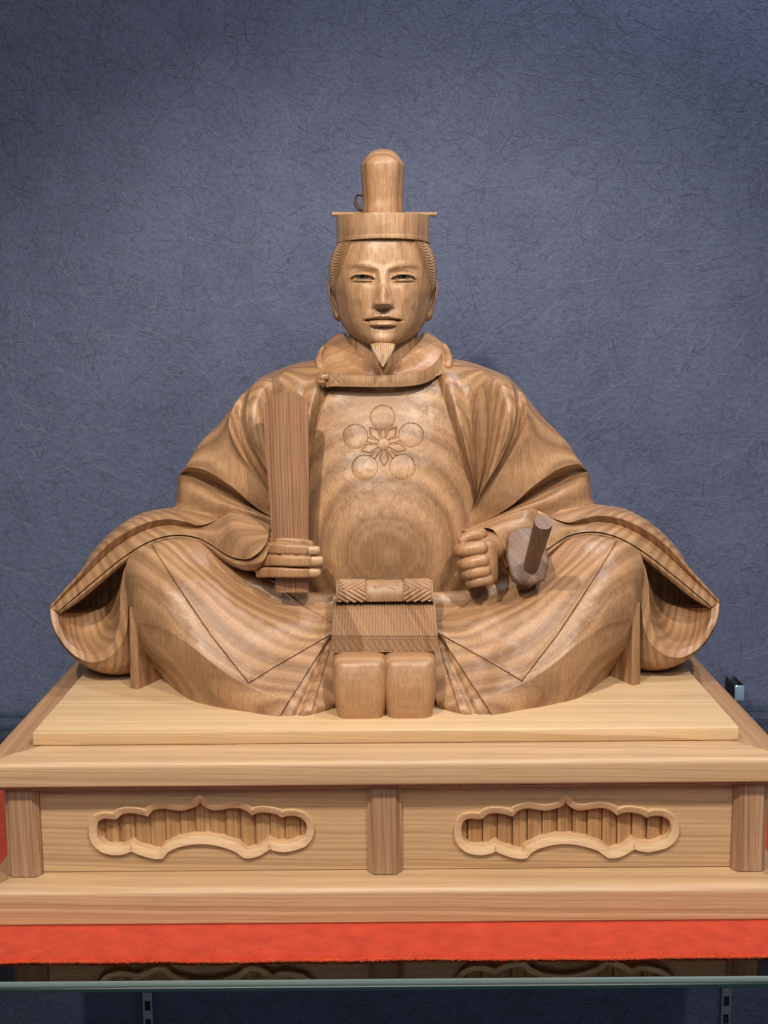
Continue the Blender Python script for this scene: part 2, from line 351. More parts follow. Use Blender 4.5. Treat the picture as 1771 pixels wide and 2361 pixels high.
def standard(px, py0, lab):
    top = P(px, py0, YW); x = top[0]
    r = empty('shelf_standard', (x, YW, -.36), lab, 'shelf standard', 'slotted shelf standards on the wall')
    b = MB(); wd = .0062
    zs = np.arange(-.62, ZF-.012, .0265)
    b.box((x-wd, YW-.010, -.66), (x-wd+.0022, YW-.001, ZF-.011)).box((x+wd-.0022, YW-.010, -.66), (x+wd, YW-.001, ZF-.011))
    for z in zs: b.box((x-wd+.0022, YW-.0098, z), (x+wd-.0022, YW-.0075, z+.012))
    b.build('channel', M_steel, r, 0, False)
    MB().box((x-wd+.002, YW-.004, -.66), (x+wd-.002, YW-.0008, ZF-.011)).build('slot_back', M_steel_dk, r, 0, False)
    for i, z in enumerate(zs[-2::-2]):
        th = np.linspace(0, 2*math.pi, 14, endpoint=False)
        A = np.array([[(x+rr*math.cos(t), YW-yy, z+.006+rr*math.sin(t)) for t in th] for rr, yy in ((.0036, .0098), (.0034, .0112), (.0018, .0118), (.0008, .0112))])
        MB().grid(A, closed_u=True, capv=True).build('screw', M_steel, r)
standard(342, 2270, 'left slotted steel shelf standard on the wall below the shelf')
standard(1672, 2250, 'right slotted steel shelf standard on the wall below the shelf')
# small chrome clip at the back of the shelf, right
c0 = P(1694, 1616, .505); c1 = P(1717, 1581, .505)
ck = empty('shelf_clip', ((c0[0]+c1[0])/2, .52, c0[2]), 'small square chrome shelf clip by the wall, right of the statue', 'shelf clip')
bevel_obj(MB().box((c0[0], .505, c0[2]), (c1[0], .5075, c1[2])).build('front_plate', M_chrome_refl, ck, 0, False), .0008)
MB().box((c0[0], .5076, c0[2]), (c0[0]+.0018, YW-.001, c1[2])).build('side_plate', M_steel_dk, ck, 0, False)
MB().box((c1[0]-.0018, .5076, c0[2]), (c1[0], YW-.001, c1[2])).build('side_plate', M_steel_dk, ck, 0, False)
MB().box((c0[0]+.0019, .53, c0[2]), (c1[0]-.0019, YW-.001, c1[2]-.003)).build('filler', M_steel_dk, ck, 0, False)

# ------------------------------------------------------------------ plinth
plinth = empty('plinth', (0, .1, ZF), 'wide pale wooden plinth with two cloud shaped openings carrying the statue', 'plinth')
def bx(name, lo, hi, mat, bev=.001, seg=2): return bevel_obj(MB().box(lo, hi).build(name, mat, plinth, 0, False), bev, seg)
YB = .335                                      # back of the plinth
bx('top_board', (-.303, 0, -.012), (.303, YB-.035, 0), M_board, .0012)
SH = .336; SF = -.040; SB = YB
def slab_prof(y0, z0, z1, rt, rb, k=6):
    """front profile (y,z) from top to bottom with rounded edges"""
    t = np.linspace(0, math.pi/2, k)
    return [(y0+rt-rt*math.sin(a), z1-rt+rt*math.cos(a)) for a in t]+[(y0+rb-rb*math.cos(a), z0+rb-rb*math.sin(a)) for a in t]
def ring_slab(name, hw, y0, y1, prof, mat, side=None):
    """four mitred rails: front, back and two sides, sharing one edge profile; prof = (inset, z) from inner top to inner bottom"""
    pr = np.array(prof)
    def rail(p0, p1, inw):
        p0 = np.array(p0, float); p1 = np.array(p1, float); d = (p1-p0)/np.linalg.norm(p1-p0); inw = np.array(inw, float)
        A = np.array([[(*(p0+d*i+inw*i), z) for i, z in pr], [(*(p1-d*i+inw*i), z) for i, z in pr]])
        mb = MB(); n = 24; A2 = np.array([A[0]+(A[1]-A[0])*t for t in np.linspace(0, 1, n)]); mb.grid(A2); return mb
    rail((-hw, y0), (hw, y0), (0, 1)).build(name, mat, plinth, 30)
    rail((hw, y1), (-hw, y1), (0, -1)).build(name, mat, plinth, 30)
    rail((hw, y0), (hw, y1), (-1, 0)).build(name, side or mat, plinth, 30)
    rail((-hw, y1), (-hw, y0), (1, 0)).build(name, side or mat, plinth, 30)
def arc(cx, cz, r, a0, a1, k=7): return [(cx-r*math.cos(a), cz+r*math.sin(a)) for a in np.linspace(math.radians(a0), math.radians(a1), k)]
zt = -.0122; zb = P(885, 1812, SF)[2]
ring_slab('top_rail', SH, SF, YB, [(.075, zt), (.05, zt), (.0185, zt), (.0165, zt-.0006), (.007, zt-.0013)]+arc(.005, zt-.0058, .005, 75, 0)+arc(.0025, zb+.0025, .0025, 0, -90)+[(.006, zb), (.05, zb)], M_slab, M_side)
zm = zb-.0052
ring_slab('moulding', SH-.0085, SF+.0085, YB-.0085, [(.03, zb-.0002), (.0005, zb-.0002)]+arc(.0025, zm+.0025, .0025, 40, -90)+[(.03, zm)], M_post, M_post)
PF = -.0285; PN = -.020                          # post front, panel front
zl = P(885, 2004, PN)[2]; zk = P(885, 2050, -.048)[2]; zbt = ZF
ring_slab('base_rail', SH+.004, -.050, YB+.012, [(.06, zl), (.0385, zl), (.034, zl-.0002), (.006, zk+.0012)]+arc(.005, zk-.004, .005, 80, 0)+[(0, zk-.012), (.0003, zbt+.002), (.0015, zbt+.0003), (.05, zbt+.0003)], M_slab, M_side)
def post(cx, cy, mat):
    ch = .0045; hw = .0142; A = []
    sect = [(-hw, hw-ch), (-hw, -hw+ch), (-hw+ch*.35, -hw+ch*.8), (-hw+ch*.8, -hw+ch*.35), (-hw+ch, -hw), (hw-ch, -hw), (hw-ch*.8, -hw+ch*.35), (hw-ch*.35, -hw+ch*.8), (hw, -hw+ch), (hw, hw-ch), (hw-ch, hw), (-hw+ch, hw)]
    zq = np.linspace(zm+.0005, zl-.0005, 5)
    MB().grid(np.array([[(cx+a, cy+b, z) for a, b in sect] for z in zq]), closed_u=True, capv=True).build('post', mat, plinth, 25)
for cx in (-.3075, -.0015, .3075): post(cx, PF+.0142, M_post)
for cx in (-.3075, 0, .3075): post(cx, YB-.03, M_post)
# cloud shaped openings (outlines in photograph pixels, traced on the front panel)
k6 = .5425
def z6(x, y): return (x*k6, 1600+y*k6)
def z7(x, y): return (871+x*k6, 1600+y*k6)
cloudL = [(408,565),(420,535),(450,525),(480,528),(497,527),None,(497,527),(520,507),(560,502),(600,508),(627,517),None,(627,517),(645,495),(690,482),(730,487),(765,492),None,(765,492),(810,482),(838,470),(850,448),None,(850,448),(865,470),(900,488),(940,488),(970,482),(1020,482),(1055,497),(1072,512),None,(1072,512),(1100,500),(1150,502),(1180,510),(1197,522),None,(1197,522),(1230,513),(1270,518),(1300,540),(1308,580),(1290,615),(1250,632),(1200,640),(1165,632),(1147,622),None,(1147,622),(1115,645),(1080,663),(1048,668),None,(1048,668),(1010,640),(960,622),(860,606),(780,614),(715,637),(690,655),(680,672),None,(680,672),(630,662),(590,648),(560,632),None,(560,632),(530,648),(480,652),(440,640),(415,610),(408,565)]
def outline(fn, pts):
    out = []; cur = []
    for p in pts+[None]:
        if p is None:
            if len(cur) > 1: out.append(hermite(np.array([fn(*q) for q in cur], float), max(4, int(len(cur)*3.4)))[:-1])
            cur = []
        else: cur.append(p)
    return np.concatenate(out)
def to_plane(px, y): return np.array([P(a, b, y) for a, b in px])
ol = to_plane(outline(z6, cloudL), PN)
cl_cx = (ol[:, 0].min()+ol[:, 0].max())/2
cR = (P(*z7(345, 550), PN)[0]+P(*z7(1258, 550), PN)[0])/2
orr = ol.copy(); orr[:, 0] += cR-cl_cx
orr[:, 2] += P(*z7(800, 448), PN)[2]-P(*z6(850, 448), PN)[2]
def panel(x0, x1, op):
    """flat panel with a shaped hole, its raised rim and the ribbed backing"""
    z0, z1 = zl+.0002, zm-.0002
    n = len(op); c = np.array([(op[:, 0].min()+op[:, 0].max())/2, PN, (op[:, 2].min()+op[:, 2].max())/2])
    bm = bmesh.new()
    ov = [bm.verts.new(p) for p in op]; rc = [bm.verts.new(p) for p in ((x0, PN, z0), (x1, PN, z0), (x1, PN, z1), (x0, PN, z1))]
    eds = [bm.edges.new((ov[i], ov[(i+1) % n])) for i in range(n)]+[bm.edges.new((rc[i], rc[(i+1) % 4])) for i in range(4)]
    bmesh.ops.triangle_fill(bm, use_beauty=True, edges=eds)
    # drop triangles that fell inside the hole
    kill = []
    for f in bm.faces:
        m_ = f.calc_center_median()
        if inside(np.array([m_.x]), np.array([m_.z]), [(p[0], p[2]) for p in op])[0]: kill.append(f)
    bmesh.ops.delete(bm, geom=kill, context='FACES_ONLY')
    me = bpy.data.meshes.new('panel'); bm.to_mesh(me); bm.free(); po = link('panel', me, M_panel, plinth, 0, False)
    # rim: profile swept round the outline, d = outwards from the hole
    q = op[:, [0, 2]]; t = np.roll(q, -1, 0)-np.roll(q, 1, 0); t /= np.linalg.norm(t, axis=1)[:, None]; nr = np.stack([t[:, 1], -t[:, 0]], -1)
    area = np.sum(q[:, 0]*np.roll(q[:, 1], -1)-np.roll(q[:, 0], -1)*q[:, 1]); nr *= np.sign(area)
    prof = [(-.0008, .011), (-.0008, -.0004), (-.0004, -.0010), (.0022, -.0022), (.0048, -.0033), (.0053, -.0034), (.0057, -.0029), (.0058, -.0010), (.0058, .001)]
    A = np.array([[(q[i, 0]+nr[i, 0]*d, PN+h, q[i, 1]+nr[i, 1]*d) for i in range(n)] for d, h in prof])
    MB().grid(A, closed_u=True).build('cloud_rim', M_frame, po, 28)
    xa, xb = op[:, 0].min()-.006, op[:, 0].max()+.006; ns = 15; wdt = (xb-xa)/ns; zz0, zz1 = op[:, 2].min()-.004, op[:, 2].max()+.004
    for i in range(ns):
        xl = xa+i*wdt; tt = np.linspace(0, 1, 7)
        A = np.array([[(xl+.0003+(wdt-.0006)*s_, PN+.0078+.0026*s_**1.6-.0006*math.sin(math.pi*s_), z) for s_ in tt] for z in np.linspace(zz0, zz1, 4)])
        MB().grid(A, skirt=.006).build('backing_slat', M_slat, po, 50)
panel(-.2945, -.0155, ol); panel(.0125, .2945, orr)
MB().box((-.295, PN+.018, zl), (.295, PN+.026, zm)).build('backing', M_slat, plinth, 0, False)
for sx in (-1, 1): MB().box((sx*.297-.003, PN+.03, zl), (sx*.297+.003, YB-.02, zm)).build('side_panel', M_panel, plinth, 0, False)
# ------------------------------------------------------------------ statue
statue = empty('statue', (0, .15, 0), 'carved wooden statue of a seated robed man with a court hat and a pointed beard', 'statue')
def mir(px): return 1774-px
def back(c, n=None, dx=-14, dy=4, dd=.05):
    p = list(c); x, y, d = p[-1]; return p+[(x, y, d), (x+dx, y+dy, d+dd)]

# --- robe front (chest and belly): closed rings, densest around the crest
tq = [(858, .166, .080, .05), (880, .158, .115, .06), (950, .147, .125, .07), (1050, .133, .122, .08), (1150, .1215, .116, .085), (1230, .1155, .112, .088), (1300, .1145, .110, .088), (1350, .118, .110, .085), (1400, .126, .110, .08)]
tq = np.array(tq, float)
rows = np.unique(np.concatenate([np.linspace(858, 925, 30), np.linspace(925, 1120, 330), np.linspace(1120, 1400, 70)]))
Q = hermite(np.stack([tq[:, 0], tq[:, 1]*1, tq[:, 2]], -1), 400); Qb = np.interp(rows, tq[:, 0], tq[:, 3])
yc_ = np.interp(rows, Q[:, 0], Q[:, 1]); aw = np.interp(rows, Q[:, 0], Q[:, 2])
th = np.concatenate([np.linspace(-math.pi, -1.15, 14)[:-1], np.linspace(-1.15, -.56, 40)[:-1], np.linspace(-.56, .56, 330), np.linspace(.56, 1.15, 40)[1:], np.linspace(1.15, math.pi, 14)[1:-1]])
Tz = np.array([P(885, r_, y_)[2] for r_, y_ in zip(rows, yc_)])
sgn = lambda v, e: np.sign(v)*np.abs(v)**e
Vx = .0008+aw[:, None]*np.sin(th)[None]; cs = np.cos(th)[None]
Vy = (yc_+Qb)[:, None]-np.where(cs > 0, Qb[:, None]*cs, .075*cs)
T = np.stack([Vx, Vy, np.repeat(Tz[:, None], len(th), 1)], -1)
tx, ty = PIX(T); front = (cs > .2)
def ce(x, y): return 760+.1567*x, 900+.1567*y
dsp = np.zeros(tx.shape)
CC = ce(793, 795)
for (cx, cy), r_ in ((ce(780, 400), 29), (ce(380, 682), 29), (ce(1200, 660), 29), (ce(517, 1140), 30), (ce(1072, 1130), 30)):
    q = np.hypot(tx-cx, ty-cy)
    dsp += np.where(q < r_, -.0012+.0014*np.clip(1-(q/r_)**2, 0, 1)**.42, 0)
    a = np.array([cx-CC[0], cy-CC[1]]); l = np.hypot(*a); a = a/l; nn = np.array([-a[1], a[0]])
    for s_ in (-5.5, 5.5):
        dsp -= .0010*groove(tx, ty, [tuple(np.array(CC)+a*15+nn*s_*.75), tuple(np.array(CC)+a*(l-r_)+nn*s_)], 1.9)
q = np.hypot(tx-CC[0], ty-CC[1]); dsp += np.where(q < 15, -.0010+.0015*np.sqrt(np.clip(1-(q/15)**2, 0, 1)), 0)
for tip in (ce(807, 1130), ce(465, 895), ce(1125, 880), ce(590, 550), ce(980, 550)):
    a = np.array(tip)-np.array(CC); l = np.hypot(*a); a = a/l; nn = np.array([-a[1], a[0]]); c_ = np.array(CC)
    kite = [tuple(c_+a*15+nn*4), tuple(c_+a*l*.68+nn*10), tuple(c_+a*l), tuple(c_+a*l*.68-nn*10), tuple(c_+a*15-nn*4)]
    dsp -= .0011*groove(tx, ty, kite, 1.9)
# neckline seam on the left of the chest
dsp -= .002*smooth01((sdist(tx, ty, [(760, 886), (725, 1000), (708, 1120), (640, 1120), (640, 860), (760, 860)]))/2+.5)
T[..., 1] -= np.where(front, dsp, 0)
tm = MB().grid(T, closed_u=True); tm.build('robe_front', M_robe, statue, 50)

# --- shoulder and upper sleeve, fan of folds from the wrist (drawn for the right side of the photograph)
def arm(mirror):
    ends = lambda c, dx=-16, dy=6, dd=.06: back(c, dx=dx, dy=dy, dd=dd)
    C = [
     [(1060,1224,.156),(1090,1152,.162),(1060,1045,.163),(1026,956,.166),(1000,888,.169),(975,850,.178)],
     ('s', [(1063,1222,.149),(1095,1146,.152),(1065,1046,.1515),(1030,956,.158),(1006,888,.164),(985,852,.174)]),
     [(1065,1221,.147),(1094,1150,.143),(1080,1055,.1365),(1056,960,.141),(1038,900,.151),(1012,845,.172),(1006,826,.19)],
     [(1066,1221,.1475),(1095,1150,.1465),(1092,1045,.1455),(1082,950,.149),(1070,890,.156),(1040,842,.174),(1030,828,.20)],
     ('s', [(1067,1221,.147),(1096,1150,.144),(1099,1040,.1415),(1102,940,.144),(1110,892,.150),(1122,872,.155),(1090,845,.177),(1075,834,.205)]),
     [(1067,1220,.1475),(1098,1148,.1455),(1112,1050,.144),(1118,960,.1465),(1124,905,.1505),(1132,880,.155),(1112,850,.180),(1105,842,.21)],
     ('s', [(1068,1220,.149),(1101,1138,.1505),(1124,1050,.1515),(1132,960,.1525),(1135,912,.1545),(1138,884,.157),(1135,858,.184),(1132,852,.215)]),
     [(1069,1219,.1475),(1106,1140,.1445),(1145,1052,.1395),(1166,990,.1395),(1170,930,.145),(1158,884,.156),(1152,864,.182),(1149,858,.215)],
     ('s', [(1069,1219,.1470),(1102,1149,.1445),(1155,1057,.1415),(1180,1000,.142),(1189,945,.147),(1183,896,.160),(1166,868,.185),(1158,864,.22)]),
     [(1070,1218,.149),(1104,1150,.151),(1160,1057,.151),(1186,1003,.153),(1196,950,.160),(1192,902,.173),(1178,876,.195),(1168,872,.23)],
     ('s', [(1071,1218,.147),(1101,1173,.1435),(1159,1081,.1415),(1202,1006,.1455),(1216,968,.151),(1212,925,.166),(1196,893,.195),(1184,888,.23)]),
     [(1072,1218,.1465),(1130,1155,.1425),(1195,1062,.146),(1236,1005,.156),(1252,972,.172),(1246,955,.195),(1234,950,.235)],
     [(1072,1218,.1465),(1150,1160,.144),(1228,1085,.150),(1275,1035,.164),(1303,1014,.186),(1303,1026,.20),(1288,1030,.24)],
     ('s', [(1073,1218,.147),(1130,1195,.147),(1169,1173,.147),(1241,1112,.151),(1301,1076,.161),(1337,1071,.176),(1350,1081,.190),(1340,1090,.24)]),
     [(1072,1220,.150),(1135,1192,.157),(1160,1180,.163),(1241,1129,.174),(1307,1096,.186),(1340,1084,.193),(1350,1087,.198),(1340,1094,.24)],
     ('s', [(1070,1223,.147),(1145,1187,.152),(1190,1167,.156),(1241,1144,.163),(1313,1108,.178),(1340,1095,.187),(1352,1091,.194),(1342,1096,.24)]),
     [(1071,1222,.146),(1150,1190,.146),(1200,1172,.149),(1262,1154,.158),(1322,1132,.174),(1350,1122,.188),(1358,1120,.197),(1346,1122,.24)],
     [(1072,1221,.1455),(1160,1196,.147),(1215,1184,.152),(1275,1174,.163),(1325,1163,.178),(1352,1152,.19),(1362,1148,.20),(1350,1150,.24)],
     [(1073,1221,.147),(1165,1206,.152),(1230,1196,.160),(1285,1196,.168),(1325,1186,.178),(1354,1172,.19),(1366,1164,.20),(1352,1166,.24)],
     [(1073,1224,.16),(1170,1226,.17),(1240,1216,.18),(1290,1216,.185),(1330,1206,.19),(1360,1190,.20),(1370,1180,.21),(1352,1182,.24)],
    ]
    for k, a_ in ((4, -.0030), (6, .0022), (7, -.0022), (8, -.0030), (9, .0035), (10, -.0010), (3, .0015)):   # knife-cut ridges and hollows
        c = C[k][1] if isinstance(C[k], tuple) else C[k]
        c = [(x, y, d+a_*(0 if i == 0 else .45 if i == 1 else 1 if i <= 4 else .6 if i == 5 else 0)) for i, (x, y, d) in enumerate(c)]
        C[k] = ('s', c) if isinstance(C[k], tuple) else c
    if mirror:   # the folds over the other arm swing wider
        for k, amp in ((6, 4), (7, 8), (8, 12), (9, 18), (10, 28), (11, 16), (12, 8)):
            c = C[k][1] if isinstance(C[k], tuple) else C[k]; n = len(c)-2
            c = [(x+amp*math.sin(math.pi*min(1, i/n)), y+amp*.25*math.sin(math.pi*min(1, i/n)), d) for i, (x, y, d) in enumerate(c)]
            C[k] = ('s', c) if isinstance(C[k], tuple) else c
    mb = MB().loft(C, 90, 8, skirt=.05, mirror=mirror); return mb.build('upper_sleeve', M_robe, statue, 20)
arm(False); arm(True)

# --- spreading sleeve end, drawn for the left side
def wing(mirror):
    mb = MB()
    T_ = [(440,1160,.205),(409,1168,.20),(383,1172,.20),(330,1182,.198),(284,1206,.194),(243,1239,.19),(207,1280,.185),(186,1315,.18),(168,1339,.177),(137,1374,.172),(115,1400,.165)]
    A = [(500,1199,.152),(457,1211,.155),(428,1203,.160),(387,1197,.164),(346,1203,.164),(284,1231,.162),(223,1281,.160),(182,1330,.159),(150,1364,.158),(116,1402,.158)]
    Tb = [(x+12, y+8, d+.05) for x, y, d in T_]
    mid = [((a[0]+b[0])/2+.0, (a[1]+b[1])/2-4, (a[2]+b[2])/2-.004) for a, b in zip(hermite(T_, 9), hermite(A, 9))]
    mid = [tuple(m_) for m_ in mid]
    fx = lambda c: [(x, y, d+(.030*min(1, max(0, x-490)/90) if mirror else 0)) for x, y, d in c]
    A2u = [(500,1200,.158),(457,1217,.163),(428,1217,.169),(387,1213,.173),(346,1221,.173),(284,1252,.171),(223,1303,.168),(182,1342,.166),(150,1373,.163),(118,1403,.160)]
    mb.loft([Tb, ('s', T_), mid, ('s', A), ('s', A2u)], 90, 8, skirt=.03, mirror=mirror)
    # cuff strip of the lower layer
    A2 = fx([(620,1222,.120),(584,1200,.130),(526,1185,.141),(510,1193,.147),(485,1209,.153),(457,1216,.161),(430,1215,.167),(387,1211,.171),(346,1219,.171),(284,1250,.169),(223,1301,.166),(182,1340,.164),(150,1371,.162),(118,1403,.159)])
    Bm = fx([(619,1236,.105),(577,1238,.111),(535,1230,.122),(505,1231,.134),(470,1226,.145),(440,1223,.153),(395,1222,.160),(346,1232,.162),(284,1265,.161),(225,1316,.159),(170,1364,.158),(126,1407,.157)])
    B = fx([(615,1250,.099),(599,1272,.098),(573,1288,.104),(545,1287,.114),(515,1274,.126),(485,1254,.139),(455,1239,.147),(420,1233,.152),(380,1236,.154),(346,1247,.154),(284,1284,.153),(223,1333,.152),(161,1386,.152),(132,1411,.154)])
    mb.loft([A2, Bm, ('s', B)], 110, 10, skirt=.045, mirror=mirror)
    # rolled lip / rim below it
    B2 = fx([(616,1250,.103),(601,1274,.103),(575,1291,.108),(545,1290,.118),(515,1277,.129),(485,1257,.142),(455,1242,.150),(420,1236,.154),(380,1239,.156),(346,1250,.156),(284,1287,.155),(223,1336,.154),(161,1389,.154),(134,1412,.156)])
    Lm = fx([(620,1262,.100),(608,1290,.099),(581,1302,.105),(546,1300,.115),(512,1284,.128),(485,1264,.141),(455,1247,.149),(420,1240,.153),(380,1243,.154),(346,1254,.154),(290,1289,.153),(228,1339,.153),(166,1390,.153),(136,1413,.155)])
    Lb = fx([(617,1275,.108),(603,1305,.107),(578,1315,.112),(543,1308,.122),(510,1289,.134),(485,1269,.146),(455,1251,.152),(420,1244,.156),(380,1247,.158),(346,1259,.158),(292,1295,.156),(232,1345,.156),(172,1394,.156),(138,1415,.157)])
    mb.loft([('s', B2), Lm, ('s', Lb)], 110, 8, skirt=.07, mirror=mirror)
    # lower bowl: rim ribbon and outside
    D = [(136,1414,.160),(175,1413,.182),(215,1409,.198),(243,1398,.203),(264,1372,.200),(280,1330,.192),(300,1290,.184),(343,1261,.172)]
    E0 = [(136,1430,.158),(160,1452,.168),(195,1465,.176),(232,1458,.178),(256,1430,.177),(270,1380,.175),(284,1330,.172),(300,1290,.168),(343,1260,.164)]
    E = [(134,1415,.157),(138,1443,.151),(154,1475,.147),(182,1499,.144),(211,1508,.141),(237,1503,.139),(259,1482,.139),(273,1445,.142),(277,1400,.146),(279,1350,.150),(294,1298,.154),(343,1259,.158)]
    Fc_ = [(116,1403,.157),(122,1440,.149),(144,1481,.143),(174,1512,.139),(211,1527,.135),(241,1521,.133),(272,1497,.134),(291,1455,.137),(295,1405,.141),(296,1350,.146),(308,1297,.151),(347,1257,.157)]
    Gm = [(116,1406,.168),(122,1447,.160),(146,1492,.155),(180,1525,.152),(222,1546,.149),(260,1551,.148),(300,1540,.15),(312,1480,.155),(312,1420,.16),(314,1350,.165),(322,1300,.165),(355,1265,.165)]
    Gb = [(126,1408,.20),(134,1450,.20),(160,1500,.20),(190,1530,.20),(230,1550,.20),(268,1558,.195),(310,1556,.19),(330,1500,.19),(330,1420,.19),(330,1350,.19),(336,1310,.18),(362,1270,.175)]
    mb.loft([D, E0, ('s', E), ('s', Fc_), Gm, Gb], 110, 8, skirt=.02, mirror=mirror)
    # inside of the sleeve
    mb.loft([[(150,1372,.19),(260,1280,.215),(360,1240,.215)], [(140,1412,.19),(230,1370,.225),(350,1268,.22)], [(150,1430,.20),(240,1440,.225),(330,1320,.22)]], 30, 8, skirt=.01, mirror=mirror)
    # the outer back of the wing, seen only from the side
    Tc = hermite(Tb, 12); Gc = hermite(Gb[:7], 12)
    mb.loft([list(map(tuple, Tc)), [tuple((a+b)/2+np.array([25, 0, .055])) for a, b in zip(Tc, Gc[::-1][::-1])], list(map(tuple, Gc))], 40, 10, skirt=0, mirror=mirror)
    return mb.build('sleeve_end', M_robe, statue, 24)
wing(False); wing(True)

# --- crossed legs in wide trousers, left side
SEAM = [(348,1253),(387,1316),(428,1378),(489,1468),(573.5,1575),(633,1538),(700,1499),(770,1459),(790,1340),(629,1320),(510,1262),(436,1225)]
def legdisp(px, py):
    sd_ = sdist(px, py, SEAM); d = .0026*smooth01(sd_/2.6+.5)+.0008*np.exp(-((sd_-4)/4)**2)
    # pleats at the front centre, below the hem of the overlapping panel
    below = smooth01((dist_poly(px, py, [SEAM[4], SEAM[7], (790, 1450)])-2)/6)*(py > 1450)*(~inside(px, py, SEAM))
    def side(a, b): # + to the right of the line a->b going down
        return ((b[1]-a[1])*(px-a[0])-(b[0]-a[0])*(py-a[1]))/math.hypot(b[0]-a[0], b[1]-a[1])
    s1 = side((764, 1463), (667, 1616)); s2 = side((765, 1468), (688, 1640)); s3 = side((767, 1475), (716, 1652))
    d = d-below*(.0035*smooth01(s1/2+.5)+.003*np.exp(-(np.clip(s2, -40, 40)/7)**2)+.0025*smooth01(s3/2.5+.5))
    # fold line on the lap near the belly
    d -= .0018*groove(px, py, [(575,1322),(640,1350),(700,1398),(775,1442)], 3)
    return d
def leg(mirror):
    g = lambda x, y: (x, y, gy(x, y))
    r = [
     [(362,1262,.20),(395,1250,.20),(436,1246,.20),(469,1256,.20),(510,1288,.20),(560,1318,.19),(629,1346,.18),(690,1366,.17),(790,1372,.16)],
     [(346,1254,.158),(395,1242,.158),(436,1241,.157),(469,1250,.155),(510,1280,.152),(560,1311,.146),(629,1341,.139),(690,1361,.135),(790,1366,.131)],
     [(304,1276,.152),(340,1278,.139),(395,1284,.133),(450,1300,.131),(510,1327,.129),(580,1360,.128),(660,1386,.126),(720,1392,.124),(790,1393,.121)],
     [(288,1318,.148),(318,1326,.126),(380,1345,.107),(450,1370,.102),(520,1400,.101),(600,1420,.102),(680,1428,.105),(730,1428,.108),(790,1428,.106)],
     [(292,1378,.146),(316,1381,.120),(368,1393,.099),(432,1426,.089),(512,1478,.0815),(600,1504,.079),(680,1488,.087),(730,1474,.092),(790,1466,.092)],
     ('s', [(298,1428,.146),(326,1436,.114),(378,1450,.092),(430,1482,.080),(510,1544,.0645),(571,1580,.0555),(622,1601,.048),(670,1616,.0415),(715,1612,.045),(775,1590,.060)]),
     [(318,1490,.146),(345,1508,.122),(400,1535,.094),(450,1570,.0765),(522,1604,.060),(590,1625,.048),(674,1640,.037),(715,1636,.038),(772,1620,.052)],
     [(348,1543,.152),(380,1571,.137),(414,1599,.107),(448,1619,.082),(500,1631,.066),(560,1641,.053),(690,1656,.0345),(715,1654,.0355),(768,1636,.048)],
    ]
    r[-1] = [(x, y, gy(x, y, -.0005)) for x, y, _ in r[-1]]
    mb = MB().loft(r, 330, [6, 22, 34, 46, 50, 26, 22], skirt=.07, mirror=mirror, disp=legdisp)
    return mb.build('trouser_leg', M_robe, statue, 40)
leg(False); leg(True)
def gusset(mirror):
    a = (301, 1587, gy(301, 1587)); b = (319, 1590, gy(319, 1590)); c = (400, 1553, gy(400, 1553))
    cv = [('s', [(299,1400,a[2]+.004), a]), ('s', [(317,1400,b[2]+.002), b]), ('s', [(392,1400,c[2]), c])]
    return MB().loft(cv, 14, 8, skirt=.05, mirror=mirror).build('trouser_gusset', M_robe, statue, 30)
gusset(False); gusset(True)

# --- back of the figure and the lap between the legs
zz = np.linspace(0, 1, 40); bw = hermite(np.array([(0, .235), (.05, .24), (.12, .225), (.20, .165), (.25, .125), (.275, .085), (.287, .04)]), 40)
th2 = np.linspace(0, 2*math.pi, 64, endpoint=False); A = []
for z, a in bw:
    yf = np.interp(z, [0, .10, .2, .28], [.16, .178, .20, .19]); yb = np.interp(z, [0, .1, .2, .25, .287], [.318, .325, .31, .285, .24])
    A.append([(a*sgn(math.sin(t), .8), (yf+yb)/2-(yb-yf)/2*sgn(math.cos(t), .8), z) for t in th2])
MB().grid(np.array(A), closed_u=True, capv=True).build('robe_back', M_robe, statue, 50)
MB().loft([[(700,1372,.135),(790,1366,.131),(887,1364,.130),(984,1366,.131),(1074,1372,.135)],[(700,1400,.122),(790,1395,.121),(887,1395,.121),(984,1395,.121),(1074,1400,.122)],
           [(720,1440,.118),(790,1440,.116),(887,1440,.103),(984,1440,.116),(1054,1440,.118)],[(742,1500,.108),(800,1500,.100),(887,1500,.090),(974,1500,.100),(1030,1500,.108)],
           [(746,1600,.085),(800,1600,.075),(887,1625,.064),(974,1600,.075),(1026,1600,.085)]], 60, 8, skirt=.03).build('lap_cloth', M_lap, statue, 50)
# --- feet
def foot(x0, x1, top, inner):
    cx = (x0+x1)/2; A = []
    X = lambda px, z=0: P(px, 1600, .045)[0]
    zs = np.linspace(0, 1, 26)
    for s in zs:
        hw = (X(x1)-X(x0))/2*(.80+.20*math.sin(math.pi*min(1, .12+s*.66)))
        hw *= 1 if s < .9 else math.sqrt(max(.0, 1-((s-.9)/.1)**2*.35))
        yf = .0325-.008*math.sin(math.pi*(.1+.8*s))+.004*s; yf += 0 if s < .88 else .012*((s-.88)/.12)**2
        z = s*.0555; ym = .075
        A.append([(X(cx)+inner*.0006*(1-s)+hw*sgn(math.sin(t), .34), ym-(ym-yf)*sgn(math.cos(t), .36) if math.cos(t) > 0 else ym-.03*math.cos(t), z) for t in np.linspace(0, 2*math.pi, 56, endpoint=False)])
    return MB().grid(np.array(A), closed_u=True, capv=True).build('foot', M_hand, statue, 60)
foot(766, 895, 1511, 1); foot(883, 1008, 1511, -1)

